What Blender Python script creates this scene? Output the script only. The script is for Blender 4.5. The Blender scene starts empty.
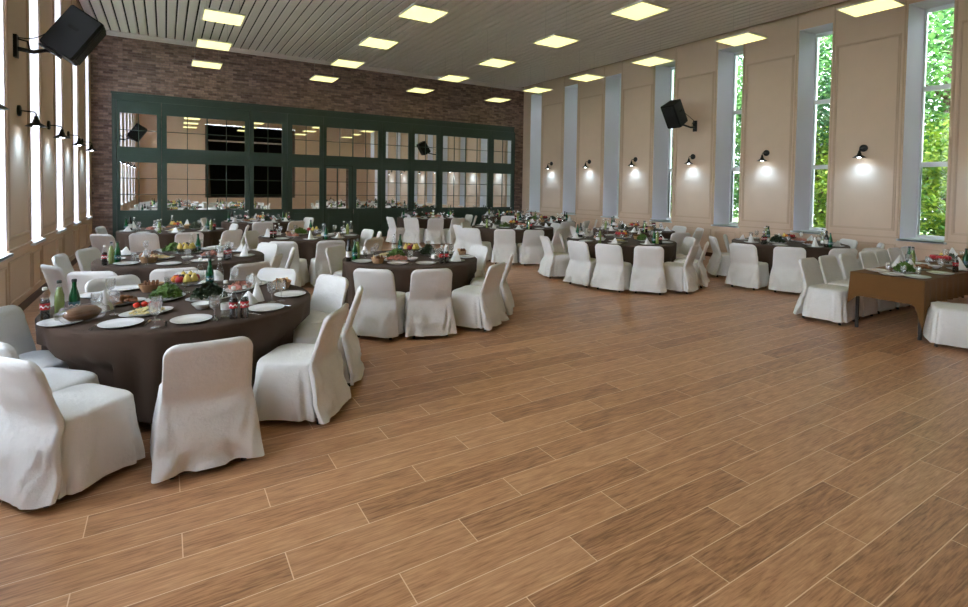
import bpy, math, random
from math import sin, cos, pi, sqrt, radians, atan2
from mathutils import Vector, Matrix, noise, Euler

random.seed(7)
scene = bpy.context.scene
COL = scene.collection

# ------------------------------------------------------------------ camera
CAM = (0.0, 0.0, 1.8)
YAW, PITCH, ROLL = 5.53228838e-01, 3.14434240e-02, -1.46262384e-02
FPX, CX, CY = 516.086, 483.985, 203.556
_f = Vector((sin(YAW)*cos(PITCH), cos(YAW)*cos(PITCH), -sin(PITCH)))
_r = Vector((cos(YAW), -sin(YAW), 0)); _d = _f.cross(_r)
R2 = _r*cos(ROLL) + _d*sin(ROLL); D2 = -_r*sin(ROLL) + _d*cos(ROLL)

def photo_x(p):
    v = Vector(p) - Vector(CAM)
    return CX + FPX*v.dot(R2)/max(v.dot(_f), .05)

cd = bpy.data.cameras.new('camera'); cam = bpy.data.objects.new('camera', cd); COL.objects.link(cam)
m = Matrix((R2, -D2, -_f)).transposed().to_4x4(); m.translation = CAM
cam.matrix_world = m
cd.sensor_width = 36; cd.sensor_fit = 'HORIZONTAL'; cd.lens = FPX/968*36
cd.shift_x = (484-CX)/968; cd.shift_y = (CY-303.5)/968
cd.clip_start = .05; cd.clip_end = 200
scene.camera = cam

# ------------------------------------------------------------------ materials
def srgb(r, g, b):
    return tuple(((c/255)/12.92 if c/255 <= .04045 else ((c/255+.055)/1.055)**2.4) for c in (r, g, b)) + (1,)

class NT:
    def __init__(s, name):
        s.m = bpy.data.materials.new(name); s.m.use_nodes = True
        s.t = s.m.node_tree; s.n = s.t.nodes
        s.b = s.n['Principled BSDF']; s.out = s.n['Material Output']
    def add(s, typ, **kw):
        n = s.n.new(typ)
        for k, v in kw.items():
            if k in n.inputs: n.inputs[k].default_value = v
            else: setattr(n, k, v)
        return n
    def link(s, a, b): s.t.links.new(a, b)
    def math(s, op, a, b=None):
        n = s.n.new('ShaderNodeMath'); n.operation = op
        for i, v in enumerate((a, b)):
            if v is None: continue
            if isinstance(v, (int, float)): n.inputs[i].default_value = v
            else: s.link(v, n.inputs[i])
        return n.outputs[0]

def mat(name, col, rough=.6, metal=0, var=0, vscale=8, bump=0, bscale=60, spec=.5, sheen=0, trans=0, coat=0):
    t = NT(name); b = t.b
    b.inputs['Roughness'].default_value = rough; b.inputs['Metallic'].default_value = metal
    b.inputs['Specular IOR Level'].default_value = spec
    b.inputs['Base Color'].default_value = col
    if sheen: b.inputs['Sheen Weight'].default_value = sheen
    if trans: b.inputs['Transmission Weight'].default_value = trans
    if coat: b.inputs['Coat Weight'].default_value = coat
    if var or bump:
        tc = t.add('ShaderNodeTexCoord')
    if var:
        nz = t.add('ShaderNodeTexNoise'); nz.inputs['Scale'].default_value = vscale; nz.inputs['Detail'].default_value = 4
        t.link(tc.outputs['Object'], nz.inputs['Vector'])
        mx = t.add('ShaderNodeMix', data_type='RGBA')
        mx.inputs[6].default_value = tuple(c*(1-var) for c in col[:3]) + (1,)
        mx.inputs[7].default_value = tuple(min(1, c*(1+var)) for c in col[:3]) + (1,)
        t.link(nz.outputs['Fac'], mx.inputs[0]); t.link(mx.outputs[2], b.inputs['Base Color'])
    if bump:
        n2 = t.add('ShaderNodeTexNoise'); n2.inputs['Scale'].default_value = bscale; n2.inputs['Detail'].default_value = 3
        t.link(tc.outputs['Object'], n2.inputs['Vector'])
        bp = t.add('ShaderNodeBump'); bp.inputs['Strength'].default_value = bump; bp.inputs['Distance'].default_value = .01
        t.link(n2.outputs['Fac'], bp.inputs['Height']); t.link(bp.outputs['Normal'], b.inputs['Normal'])
    return t.m

def emit(name, col, st):
    t = NT(name)
    t.b.inputs['Base Color'].default_value = (.8, .8, .8, 1)
    t.b.inputs['Emission Color'].default_value = col; t.b.inputs['Emission Strength'].default_value = st
    return t.m

def thin_glass(name, tint=(1, 1, 1, 1), refl=.12, rough=.02, edge=.9, white=0):
    t = NT(name); t.n.remove(t.b)
    tr = t.add('ShaderNodeBsdfTransparent'); tr.inputs[0].default_value = tint
    gl = t.add('ShaderNodeBsdfGlossy'); gl.inputs['Roughness'].default_value = rough
    mx = t.add('ShaderNodeMixShader')
    lw = t.add('ShaderNodeLayerWeight'); lw.inputs[0].default_value = .25
    f = t.math('ADD', t.math('MULTIPLY', lw.outputs['Fresnel'], edge), refl*.3)
    t.link(f, mx.inputs[0]); t.link(tr.outputs[0], mx.inputs[1]); t.link(gl.outputs[0], mx.inputs[2])
    last = mx.outputs[0]
    if white:  # even diffuse white mixed in, standing for bright reflections on the glass
        df = t.add('ShaderNodeBsdfDiffuse'); df.inputs[0].default_value = (.9, .92, .92, 1); m2 = t.add('ShaderNodeMixShader'); m2.inputs[0].default_value = white
        t.link(last, m2.inputs[1]); t.link(df.outputs[0], m2.inputs[2]); last = m2.outputs[0]
    t.link(last, t.out.inputs[0])
    return t.m

def floor_mat():
    t = NT('wood_look_floor_tile'); b = t.b
    tc = t.add('ShaderNodeTexCoord'); sp = t.add('ShaderNodeSeparateXYZ'); t.link(tc.outputs['Object'], sp.inputs[0])
    PW, PL = .2065, 1.28
    row = t.math('FLOOR', t.math('DIVIDE', t.math('SUBTRACT', sp.outputs[1], .95), PW))
    fy = t.math('FRACT', t.math('DIVIDE', t.math('SUBTRACT', sp.outputs[1], .95), PW))
    r3 = t.math('FLOORED_MODULO', row, 3.0)
    off = t.math('ADD', t.math('MULTIPLY', r3, PL/3), .065)
    u = t.math('DIVIDE', t.math('SUBTRACT', sp.outputs[0], off), PL)
    colr = t.math('FLOOR', u); fx = t.math('FRACT', u)
    gy = t.math('MULTIPLY', t.math('MINIMUM', fy, t.math('SUBTRACT', 1.0, fy)), PW)
    gx = t.math('MULTIPLY', t.math('MINIMUM', fx, t.math('SUBTRACT', 1.0, fx)), PL)
    g = t.math('MINIMUM', gx, gy)
    seam = t.math('LESS_THAN', g, .0027)
    cid = t.add('ShaderNodeCombineXYZ'); t.link(colr, cid.inputs[0]); t.link(row, cid.inputs[1])
    wn = t.add('ShaderNodeTexWhiteNoise'); t.link(cid.outputs[0], wn.inputs['Vector'])
    # grain
    mp = t.add('ShaderNodeCombineXYZ')
    t.link(t.math('ADD', t.math('MULTIPLY', sp.outputs[0], 1.6), t.math('MULTIPLY', wn.outputs['Value'], 60)), mp.inputs[0])
    t.link(t.math('MULTIPLY', sp.outputs[1], 11.0), mp.inputs[1])
    n1 = t.add('ShaderNodeTexNoise'); n1.inputs['Scale'].default_value = 2.2; n1.inputs['Detail'].default_value = 7; n1.inputs['Roughness'].default_value = .68; n1.inputs['Distortion'].default_value = 1.1
    t.link(mp.outputs[0], n1.inputs['Vector'])
    mp2 = t.add('ShaderNodeCombineXYZ')
    t.link(t.math('ADD', t.math('MULTIPLY', sp.outputs[0], 4.0), t.math('MULTIPLY', wn.outputs['Value'], 31)), mp2.inputs[0])
    t.link(t.math('MULTIPLY', sp.outputs[1], 60.0), mp2.inputs[1])
    n2 = t.add('ShaderNodeTexNoise'); n2.inputs['Scale'].default_value = 1.6; n2.inputs['Detail'].default_value = 5; n2.inputs['Distortion'].default_value = .6
    t.link(mp2.outputs[0], n2.inputs['Vector'])
    fac = t.math('ADD', t.math('MULTIPLY', n1.outputs['Fac'], .60), t.math('MULTIPLY', n2.outputs['Fac'], .58))
    fac = t.math('ADD', fac, t.math('MULTIPLY', t.math('SUBTRACT', wn.outputs['Value'], .5), .16))
    cr = t.add('ShaderNodeValToRGB'); e = cr.color_ramp.elements
    e[0].position = .40; e[0].color = FL0; e[1].position = .80; e[1].color = FL2
    k = e.new(.585); k.color = FL1
    t.link(fac, cr.inputs[0])
    mx = t.add('ShaderNodeMix', data_type='RGBA'); mx.inputs[7].default_value = srgb(236, 206, 172)
    t.link(t.math('MULTIPLY', seam, .95), mx.inputs[0]); t.link(cr.outputs[0], mx.inputs[6]); t.link(mx.outputs[2], b.inputs['Base Color'])
    t.link(t.math('ADD', t.math('MULTIPLY', n1.outputs['Fac'], .14), .25), b.inputs['Roughness'])
    b.inputs['Specular IOR Level'].default_value = .5
    bp = t.add('ShaderNodeBump'); bp.inputs['Strength'].default_value = .12; bp.inputs['Distance'].default_value = .004
    t.link(t.math('SUBTRACT', n2.outputs['Fac'], t.math('MULTIPLY', seam, .6)), bp.inputs['Height']); t.link(bp.outputs['Normal'], b.inputs['Normal'])
    return t.m
FL0, FL1, FL2 = srgb(134, 92, 62), srgb(186, 136, 96), srgb(214, 166, 124)

def brick_mat():
    t = NT('brown_brick'); b = t.b
    tc = t.add('ShaderNodeTexCoord'); sp = t.add('ShaderNodeSeparateXYZ'); t.link(tc.outputs['Object'], sp.inputs[0])
    cb = t.add('ShaderNodeCombineXYZ'); t.link(sp.outputs[0], cb.inputs[0]); t.link(sp.outputs[2], cb.inputs[1])
    br = t.add('ShaderNodeTexBrick'); t.link(cb.outputs[0], br.inputs['Vector'])
    br.inputs['Scale'].default_value = 1; br.inputs['Brick Width'].default_value = .22; br.inputs['Row Height'].default_value = .066
    br.inputs['Mortar Size'].default_value = .007; br.inputs['Mortar Smooth'].default_value = .3; br.inputs['Bias'].default_value = 0
    br.inputs['Color1'].default_value = srgb(106, 82, 72); br.inputs['Color2'].default_value = srgb(166, 138, 124); br.inputs['Mortar'].default_value = srgb(128, 114, 106)
    nz = t.add('ShaderNodeTexNoise'); nz.inputs['Scale'].default_value = 7; nz.inputs['Detail'].default_value = 8; nz.inputs['Roughness'].default_value = .7; t.link(cb.outputs[0], nz.inputs['Vector'])
    mx = t.add('ShaderNodeMix', data_type='RGBA', blend_type='OVERLAY'); mx.inputs[0].default_value = .9
    t.link(br.outputs['Color'], mx.inputs[6]); t.link(nz.outputs['Fac'], mx.inputs[7]); t.link(mx.outputs[2], b.inputs['Base Color'])
    b.inputs['Roughness'].default_value = .8
    n3 = t.add('ShaderNodeTexNoise'); n3.inputs['Scale'].default_value = 22; n3.inputs['Detail'].default_value = 5; t.link(cb.outputs[0], n3.inputs['Vector'])
    bp = t.add('ShaderNodeBump'); bp.inputs['Strength'].default_value = .8; bp.inputs['Distance'].default_value = .03
    t.link(t.math('SUBTRACT', n3.outputs['Fac'], t.math('MULTIPLY', br.outputs['Fac'], .8)), bp.inputs['Height']); t.link(bp.outputs['Normal'], b.inputs['Normal'])
    return t.m

def cloth_mat(name, col, bump=.15, scale=500):
    t = NT(name); b = t.b
    tc = t.add('ShaderNodeTexCoord')
    nz = t.add('ShaderNodeTexNoise'); nz.inputs['Scale'].default_value = 5; nz.inputs['Detail'].default_value = 5
    t.link(tc.outputs['Object'], nz.inputs['Vector'])
    mx = t.add('ShaderNodeMix', data_type='RGBA'); mx.inputs[6].default_value = tuple(c*.9 for c in col[:3])+(1,); mx.inputs[7].default_value = tuple(min(1, c*1.06) for c in col[:3])+(1,)
    t.link(nz.outputs['Fac'], mx.inputs[0]); t.link(mx.outputs[2], b.inputs['Base Color'])
    b.inputs['Roughness'].default_value = .85; b.inputs['Specular IOR Level'].default_value = .2; b.inputs['Sheen Weight'].default_value = .03
    n2 = t.add('ShaderNodeTexNoise'); n2.inputs['Scale'].default_value = 14; n2.inputs['Detail'].default_value = 6; n2.inputs['Roughness'].default_value = .65
    t.link(tc.outputs['Object'], n2.inputs['Vector'])
    bp = t.add('ShaderNodeBump'); bp.inputs['Strength'].default_value = bump; bp.inputs['Distance'].default_value = .03
    t.link(n2.outputs['Fac'], bp.inputs['Height']); t.link(bp.outputs['Normal'], b.inputs['Normal'])
    return t.m

def leaf_mat(name, c0, c1):
    t = NT(name); b = t.b
    tc = t.add('ShaderNodeTexCoord'); nz = t.add('ShaderNodeTexNoise'); nz.inputs['Scale'].default_value = 3.5; nz.inputs['Detail'].default_value = 6
    t.link(tc.outputs['Object'], nz.inputs['Vector'])
    cr = t.add('ShaderNodeValToRGB'); e = cr.color_ramp.elements
    e[0].position = .38; e[0].color = c0; e[1].position = .62; e[1].color = c1
    t.link(nz.outputs['Fac'], cr.inputs[0]); t.link(cr.outputs[0], b.inputs['Base Color'])
    b.inputs['Roughness'].default_value = .5
    tl = t.add('ShaderNodeBsdfTranslucent'); t.link(cr.outputs[0], tl.inputs[0])
    mx = t.add('ShaderNodeMixShader'); mx.inputs[0].default_value = .4
    t.link(b.outputs[0], mx.inputs[1]); t.link(tl.outputs[0], mx.inputs[2]); t.link(mx.outputs[0], t.out.inputs[0])
    return t.m

M = dict(
    floor=floor_mat(), brick=brick_mat(),
    wall=mat('beige_wall_paint', srgb(214, 189, 165), .75, var=.04, vscale=3, bump=.05, bscale=90),
    trim=mat('beige_wall_moulding', srgb(202, 175, 150), .6),
    reveal=mat('white_reveal_paint', srgb(236, 230, 240), .7),
    base=mat('brown_baseboard', srgb(84, 52, 40), .5, var=.15, vscale=20),
    slat=mat('grey_aluminium_slat', srgb(234, 226, 222), .45, var=.03),
    dark=mat('dark_void', srgb(24, 22, 22), .9),
    corn=mat('pale_cornice', srgb(222, 214, 208), .6),
    pvc=mat('white_window_plastic', srgb(228, 232, 234), .35),
    glass=thin_glass('window_glass'),
    green=mat('dark_green_painted_wood', srgb(56, 74, 66), .45, var=.12, vscale=6),
    mirror=mat('mirror_glass', (.95, .95, .93, 1), .015, metal=1),
    chrome=mat('chrome', (.75, .75, .75, 1), .2, metal=1),
    diff=emit('warm_light_diffuser', (1.0, .94, .36, 1), .56),
    lampframe=mat('white_lamp_frame', srgb(220, 218, 205), .5),
    black=mat('black_plastic', srgb(9, 9, 10), .6, spec=.3),
    grille=mat('black_speaker_grille', srgb(12, 12, 14), .6, bump=.4, bscale=300),
    blackmetal=mat('black_metal', srgb(22, 20, 20), .4, metal=.4),
    bulb=emit('cool_white_bulb', (.85, .93, 1, 1), 9),
    cover=cloth_mat('white_chair_cover_cloth', (.77, .755, .73, 1), .35),
    leg=mat('dark_chair_metal', srgb(48, 42, 40), .45, metal=.6),
    tcloth=cloth_mat('dark_brown_tablecloth', srgb(74, 58, 48), .12),
    tcloth2=cloth_mat('brown_tablecloth', srgb(110, 77, 42), .12),
    wood=mat('plywood_tabletop', srgb(150, 115, 80), .6, var=.1),
    china=mat('white_china', (.84, .84, .83, 1), .15, coat=.3),
    crystal=thin_glass('clear_drinking_glass', (.99, .995, .995, 1), .4, .08, .3, .07),
    cleargl=thin_glass('clear_bottle_glass', (.96, .985, .975, 1), .2, .05, .25, .015),
    cola=mat('dark_cola', srgb(34, 14, 12), .12, coat=.5),
    red=mat('red_label', srgb(176, 26, 34), .4),
    whitep=mat('white_print', srgb(236, 232, 228), .5),
    blued=mat('blue_green_label', srgb(60, 110, 120), .45),
    lemon=mat('yellow_green_lemonade', srgb(186, 206, 120), .12, trans=.35),
    water=mat('green_bottle_glass', srgb(24, 104, 56), .1, trans=.35),
    dkbottle=mat('dark_bottle_glass', srgb(26, 22, 20), .12, coat=.4),
    capw=mat('white_bottle_cap', srgb(225, 225, 220), .4),
    capd=mat('dark_bottle_cap', srgb(24, 34, 32), .4),
    napkin=cloth_mat('white_napkin_cloth', (.84, .84, .84, 1), .1),
    apple=mat('red_apple_skin', srgb(176, 34, 44), .3, var=.3, vscale=12),
    pear=mat('yellow_pear_skin', srgb(214, 190, 96), .35, var=.15, vscale=12),
    orange=mat('orange_peel', srgb(226, 138, 42), .4, bump=.2, bscale=200),
    grape=mat('dark_grape_skin', srgb(52, 34, 52), .3),
    stem=mat('brown_stem', srgb(72, 50, 30), .7),
    tomato=mat('tomato_skin', srgb(200, 52, 38), .2),
    herb=mat('green_salad_leaves', srgb(84, 118, 44), .5, var=.4, vscale=30),
    dkherb=mat('dark_green_herbs', srgb(46, 62, 38), .5, var=.4, vscale=30),
    meat=mat('brown_roast_meat', srgb(142, 92, 58), .45, var=.4, vscale=25),
    salad=mat('pale_mixed_salad', srgb(210, 192, 140), .5, var=.3, vscale=30),
    pink=mat('pink_sliced_ham', srgb(206, 142, 124), .45, var=.25, vscale=25),
    wicker=mat('tan_wicker', srgb(186, 146, 108), .7, var=.2, vscale=40),
    bread=mat('brown_bread', srgb(118, 76, 44), .8, var=.5, vscale=22, bump=.3, bscale=60),
    bread2=mat('white_bread', srgb(222, 192, 146), .8, var=.15, vscale=30, bump=.3, bscale=60),
    film=thin_glass('clear_plastic_film', (.98, .96, .94, 1), .4, .2, .35, .05),
    steel=mat('cutlery_steel', (.7, .7, .7, 1), .2, metal=1),
    soil=mat('lawn_ground', srgb(86, 112, 52), .9, var=.3, vscale=2),
    bark=mat('tree_bark', srgb(84, 68, 54), .9, var=.3, vscale=10),
    leafa=leaf_mat('fresh_green_leaves', srgb(42, 92, 42), srgb(110, 160, 80)),
    leafb=leaf_mat('yellow_green_leaves', srgb(78, 122, 34), srgb(150, 172, 60)),
    leafc=leaf_mat('deep_green_leaves', srgb(26, 62, 40), srgb(72, 118, 76)),
    curtain=cloth_mat('brown_stage_curtain', srgb(112, 96, 86), .1),
    stage=mat('dark_stage_wall', srgb(30, 28, 30), .9),
)

# ------------------------------------------------------------------ mesh builder
class MB:
    def __init__(s): s.v = []; s.f = []
    def face(s, pts):
        i = len(s.v); s.v += [tuple(p) for p in pts]; s.f.append(tuple(range(i, i+len(pts))))
    def box(s, c, sz, rot=None):
        x, y, z = (q/2 for q in sz); i = len(s.v); c = Vector(c)
        for dz in (-z, z):
            for dx, dy in ((-x, -y), (x, -y), (x, y), (-x, y)):
                p = Vector((dx, dy, dz))
                if rot is not None: p = rot @ p
                s.v.append(tuple(c+p))
        for q in ((3, 2, 1, 0), (4, 5, 6, 7), (0, 1, 5, 4), (1, 2, 6, 5), (2, 3, 7, 6), (3, 0, 4, 7)):
            s.f.append(tuple(i+k for k in q))
        return s
    def bx(s, x0, x1, y0, y1, z0, z1): return s.box(((x0+x1)/2, (y0+y1)/2, (z0+z1)/2), (x1-x0, y1-y0, z1-z0))
    def rings(s, rs, cap0=True, cap1=True, closed=True):
        i = len(s.v); n = len(rs[0])
        for r in rs: s.v += [tuple(p) for p in r]
        for k in range(len(rs)-1):
            for j in range(n if closed else n-1):
                a = i+k*n+j; b = i+k*n+(j+1) % n
                s.f.append((a, b, b+n, a+n))
        if cap0: s.f.append(tuple(i+j for j in reversed(range(n))))
        if cap1: s.f.append(tuple(i+(len(rs)-1)*n+j for j in range(n)))
        return s
    def lathe(s, prof, n=24, c=(0, 0, 0), cap0=True, cap1=True, sx=1, sy=1):
        return s.rings([[(c[0]+r*sx*cos(2*pi*j/n), c[1]+r*sy*sin(2*pi*j/n), c[2]+z) for j in range(n)] for r, z in prof], cap0, cap1)
    def tube(s, pts, r, n=8):
        pts = [Vector(p) for p in pts]; rs = []
        rr = r if isinstance(r, (list, tuple)) else [r]*len(pts)
        for k, p in enumerate(pts):
            t = (pts[min(k+1, len(pts)-1)]-pts[max(k-1, 0)]).normalized()
            u = t.cross(Vector((0, 0, 1)) if abs(t.z) < .95 else Vector((1, 0, 0))).normalized(); w = t.cross(u)
            rs.append([p+(u*cos(2*pi*j/n)+w*sin(2*pi*j/n))*rr[k] for j in range(n)])
        # outward orientation
        return s.rings([list(reversed(q)) for q in rs])
    def ball(s, c, r, n=12, m=8, sz=1, jit=0, seed=0):
        rs = []
        for k in range(1, m):
            a = -pi/2+pi*k/m; ring = []
            for j in range(n):
                b = 2*pi*j/n; d = Vector((cos(a)*cos(b), cos(a)*sin(b), sin(a)*sz))
                q = 1+(noise.noise(d*2.3+Vector((seed, seed*.7, 0)))*jit if jit else 0)
                ring.append(Vector(c)+d*r*q)
            rs.append(ring)
        return s.rings(rs)
    def xf(s, mt):
        s.v = [tuple(mt @ Vector(p)) for p in s.v]; return s
    def mesh(s, name, m, smooth=None):
        me = bpy.data.meshes.new(name); me.from_pydata(s.v, [], s.f); me.update()
        if m is not None: me.materials.append(m)
        if smooth is not None:
            me.polygons.foreach_set('use_smooth', [True]*len(me.polygons))
            if smooth < 180: me.set_sharp_from_angle(angle=radians(smooth))
        return me

def tag(o, label=None, cat=None, group=None, kind=None):
    if label: o['label'] = label
    if cat: o['category'] = cat
    if group: o['group'] = group
    if kind: o['kind'] = kind
    return o
def obj(name, me, parent=None, loc=(0, 0, 0), rz=0):
    o = bpy.data.objects.new(name, me); COL.objects.link(o); o.location = loc; o.rotation_euler = (0, 0, rz)
    if parent: o.parent = parent
    return o
def empty(name, loc=(0, 0, 0), rz=0):
    o = bpy.data.objects.new(name, None); COL.objects.link(o); o.location = loc; o.rotation_euler = (0, 0, rz); o.empty_display_size = .1
    return o
def struct(name, mb, m, smooth=None, parent=None):
    o = obj(name, mb.mesh(name, m, smooth), parent)
    if not parent: o['kind'] = 'structure'
    return o

class Kind:
    """one kind of thing: either a single mesh or an Empty with (name, mesh, material-carrying mesh, [subparts]) parts"""
    def __init__(s, name, cat, parts=None, mesh=None): s.name, s.cat, s.parts, s.me = name, cat, parts, mesh
    def put(s, loc, rz=0, label=None, group=None, scale=1):
        if s.me: o = obj(s.name, s.me, None, loc, rz)
        else:
            o = empty(s.name, loc, rz)
            for p in s.parts:
                c = obj(p[0], p[1], o)
                for q in (p[2] if len(p) > 2 else []): obj(q[0], q[1], c)
        o.scale = (scale,)*3
        return tag(o, label, s.cat, group)

# ------------------------------------------------------------------ room
XL, XR, YB, YR, ZC = -1.70, 12.67, 17.49, -1.70, 5.92
WD = .70
CENT = [4.10+2.09*k for k in range(-2, 7)]     # window centres along both side walls
ZS, ZT = .87, 5.58
f = MB(); f.bx(XL-.8, XR+.8, YR-5, YB+.4, -.2, 0); struct('floor', f, M['floor'])

# ceiling: metal slats running along the hall with dark gaps
c = MB(); pitch = .215; x = XL+.1
n = int((XR-XL)/pitch)+1
for k in range(n):
    x0 = -1.253+pitch*(k-3)+.018; x1 = x0+pitch-.036
    x0 = max(x0, XL); x1 = min(x1, XR)
    if x1-x0 < .02: continue
    w = x1-x0
    prof = [(x0, ZC+.035), (x0, ZC+.012), (x0+.012, ZC), (x1-.012, ZC), (x1, ZC+.012), (x1, ZC+.035)]
    i = len(c.v)
    for yy in (YR, YB): c.v += [(px, yy, pz) for px, pz in prof]
    for j in range(5): c.f.append((i+j, i+j+6, i+j+7, i+j+1))
struct('ceiling', c, M['slat'])
b = MB(); b.bx(XL-.8, XR+.8, YR-5, YB+.4, ZC+.06, ZC+.3); struct('ceiling_backing', b, M['dark'])

def side_wall(side):
    X0 = XR if side > 0 else XL; X1 = X0+side*(WD+.05)
    mb = MB(); rv = MB()
    edges = [YR-5] + sum([[cy-.355, cy+.355] for cy in CENT], []) + [YB+.4]
    sp = .08
    for k in range(0, len(edges), 2):
        a, bb = edges[k], edges[k+1]
        ao = a-sp if k > 0 else a; bo = bb+sp if k < len(edges)-2 else bb
        p = [(X0, a), (X0, bb), (X1, bo), (X1, ao)]
        lo = [(q[0], q[1], 0) for q in p]; hi = [(q[0], q[1], ZC+.06) for q in p]
        if side < 0: lo.reverse(); hi.reverse()
        for j in range(4):
            q = (lo[(j+1) % 4], lo[j], hi[j], hi[(j+1) % 4])
            # reveals are painted white, faces beige
            isrev = abs(lo[j][0]-lo[(j+1) % 4][0]) > .1
            (rv if isrev else mb).face(q)
    for cy in CENT:
        a, bb = cy-.355, cy+.355
        mb.bx(min(X0, X1), max(X0, X1), a, bb, 0, ZS-.02); mb.bx(min(X0, X1), max(X0, X1), a, bb, ZT+.006, ZC+.06)
        rv.bx(min(X0, X1), max(X0, X1), a, bb, ZT, ZT+.006)
    nm = 'wall_right' if side > 0 else 'wall_left'
    w = struct(nm, mb, M['wall']); struct('window_reveal', rv, M['reveal'], parent=w)
    # mouldings
    t = MB(); xa = X0-side*.018
    def bar(y0, y1, z0, z1, th=.018): t.bx(min(X0, X0-side*th), max(X0, X0-side*th), y0, y1, z0, z1)
    def rect(y0, y1, z0, z1, w=.03):
        bar(y0, y1, z0, z0+w); bar(y0, y1, z1-w, z1); bar(y0, y0+w, z0+w, z1-w); bar(y1-w, y1, z0+w, z1-w)
    for k in range(len(CENT)-1):
        a, bb = CENT[k]+.355, CENT[k+1]-.355
        rect(a+.095, bb-.095, 1.03, 5.04); rect(a+.13, bb-.13, 1.065, 5.005, .012)
        bar(a+.03, a+.055, .93, ZC); bar(bb-.055, bb-.03, .93, ZC)
        rect(a+.06, bb-.06, .2, .76, .025)
        rect(CENT[k+1]-.3, CENT[k+1]+.3, .2, .72, .02)
    bar(YR, YB, .885, .915, .022) if False else None
    for k in range(len(edges)-1):
        if k % 2 == 0: bar(max(edges[k], YR), min(edges[k+1], YB), .875, .91, .024)
    struct('trim_1' if side > 0 else 'trim_2', t, M['trim'])
    bbm = MB(); bbm.bx(min(X0, X0-side*.02), max(X0, X0-side*.02), YR, YB, 0, .11)
    struct('baseboard_right' if side > 0 else 'baseboard_left', bbm, M['base'])
    # windows
    for k, cy in enumerate(CENT):
        n = k+1 + (0 if side > 0 else len(CENT))
        fr = MB(); xg = X0+side*(WD-.06); hw = .355-.0; t0 = .05
        def fb(y0, y1, z0, z1, d=.07): fr.bx(xg-d/2, xg+d/2, y0, y1, z0, z1)
        fb(cy-hw, cy-hw+.10, ZS, ZT); fb(cy+hw-.10, cy+hw, ZS, ZT)
        fb(cy-hw+.1, cy+hw-.1, ZS, ZS+.08); fb(cy-hw+.1, cy+hw-.1, ZT-.08, ZT)
        for zt in (2.40, 3.95): fb(cy-hw+.1, cy+hw-.1, zt-.05, zt+.05)
        fb(cy-hw+.07, cy-hw+.1, ZS+.05, 2.40, .1); fb(cy+hw-.1, cy+hw-.07, ZS+.05, 2.40, .1)
        o = struct('window_%d' % n, fr, M['pvc'])
        for za, zb in ((ZS+.08, 2.35), (2.45, 3.90), (4.0, ZT-.08)):
            g = MB(); y0, y1 = cy-hw+.1, cy+hw-.1
            g.face([(xg, y0, za), (xg, y1, za), (xg, y1, zb), (xg, y0, zb)])
            struct('pane', g, M['glass'], parent=o)
        sl = MB(); xs = sorted((X0-side*.06, xg)); sl.bx(xs[0], xs[1], cy-.385 if False else cy-.355, cy+.355, ZS-.02, ZS+.012)
        sl.bx(*sorted((X0-side*.06, X0-side*.002)), cy-.39, cy+.39, ZS-.03, ZS+.012)
        struct('sill', sl, M['pvc'], parent=o)
side_wall(1); side_wall(-1)

# back wall of brick with cornice strip
w = MB(); w.bx(XL, XR, YB, YB+.3, 0, ZC+.06); struct('wall_back', w, M['brick'])
t = MB(); t.bx(XL, XR, YB-.05, YB, 5.79, ZC-.004); t.bx(XL, XR, YB-.07, YB, ZC-.05, ZC-.004); struct('trim_3', t, M['corn'])
bb = MB(); bb.bx(XL, -1.3, YB-.02, YB, 0, .11); bb.bx(12.2, XR, YB-.02, YB, 0, .11); struct('baseboard_back', bb, M['base'])

# rear wall behind the camera, with a dark stage opening
SX0, SX1, SZ = 1.85, 7.4, 5.5
w = MB(); w.bx(XL, SX0, YR-.2, YR, 0, ZC+.06); w.bx(SX1, XR, YR-.2, YR, 0, ZC+.06); w.bx(SX0, SX1, YR-.2, YR, SZ, ZC+.06); w.bx(SX0, SX1, YR-.2, YR, 0, .9)
struct('wall_front', w, M['wall'])
w = MB(); w.bx(SX0-1, SX1+1, YR-4.6, YR-4.5, 0, ZC); w.bx(SX0-1.1, SX0-1, YR-4.6, YR-.2, 0, ZC); w.bx(SX1+1, SX1+1.1, YR-4.6, YR-.2, 0, ZC); w.bx(SX0-1, SX1+1, YR-4.5, YR-.2, .8, .9)
struct('wall_stage', w, M['stage'])
def drape(x0, x1, flare, name, label):
    d = MB(); rs = []; n = 44
    for k in range(12):
        z = .95+(SZ-.95)*k/11; tt = 1-k/11
        r = [(x0+(x1-x0)*(1+flare*tt*.5)*j/n, YR-.32+.05*sin(j*1.7)+.02*sin(j*.6+k), z) for j in range(n+1)]
        rs.append(r)
    back = [[(p[0], p[1]-.02, p[2]) for p in reversed(r)] for r in rs]
    d.rings([a+b2 for a, b2 in zip(rs, back)])
    tag(obj(name, d.mesh(name, M['curtain'], 60)), label, 'curtain')
drape(SX0-.05, SX0+.45, .8, 'stage_curtain', 'brown stage curtain gathered at the window side of the dark stage')
drape(SX1+.05, SX1-.5, .8, 'stage_curtain', 'brown stage curtain gathered at the far side of the dark stage')
bt = MB(); bt.tube([(SX0+.3, YR-.9, 4.55), (SX1-.3, YR-.9, 4.55)], .05); bt.box((SX0+.3, YR-.9, 5.2), (.03, .03, 1.4)); bt.box((SX1-.3, YR-.9, 5.2), (.03, .03, 1.4))
tag(obj('stage_batten', bt.mesh('stage_batten', M['corn'], 40)), 'pale horizontal lighting bar hanging inside the dark stage', 'bar')

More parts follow.
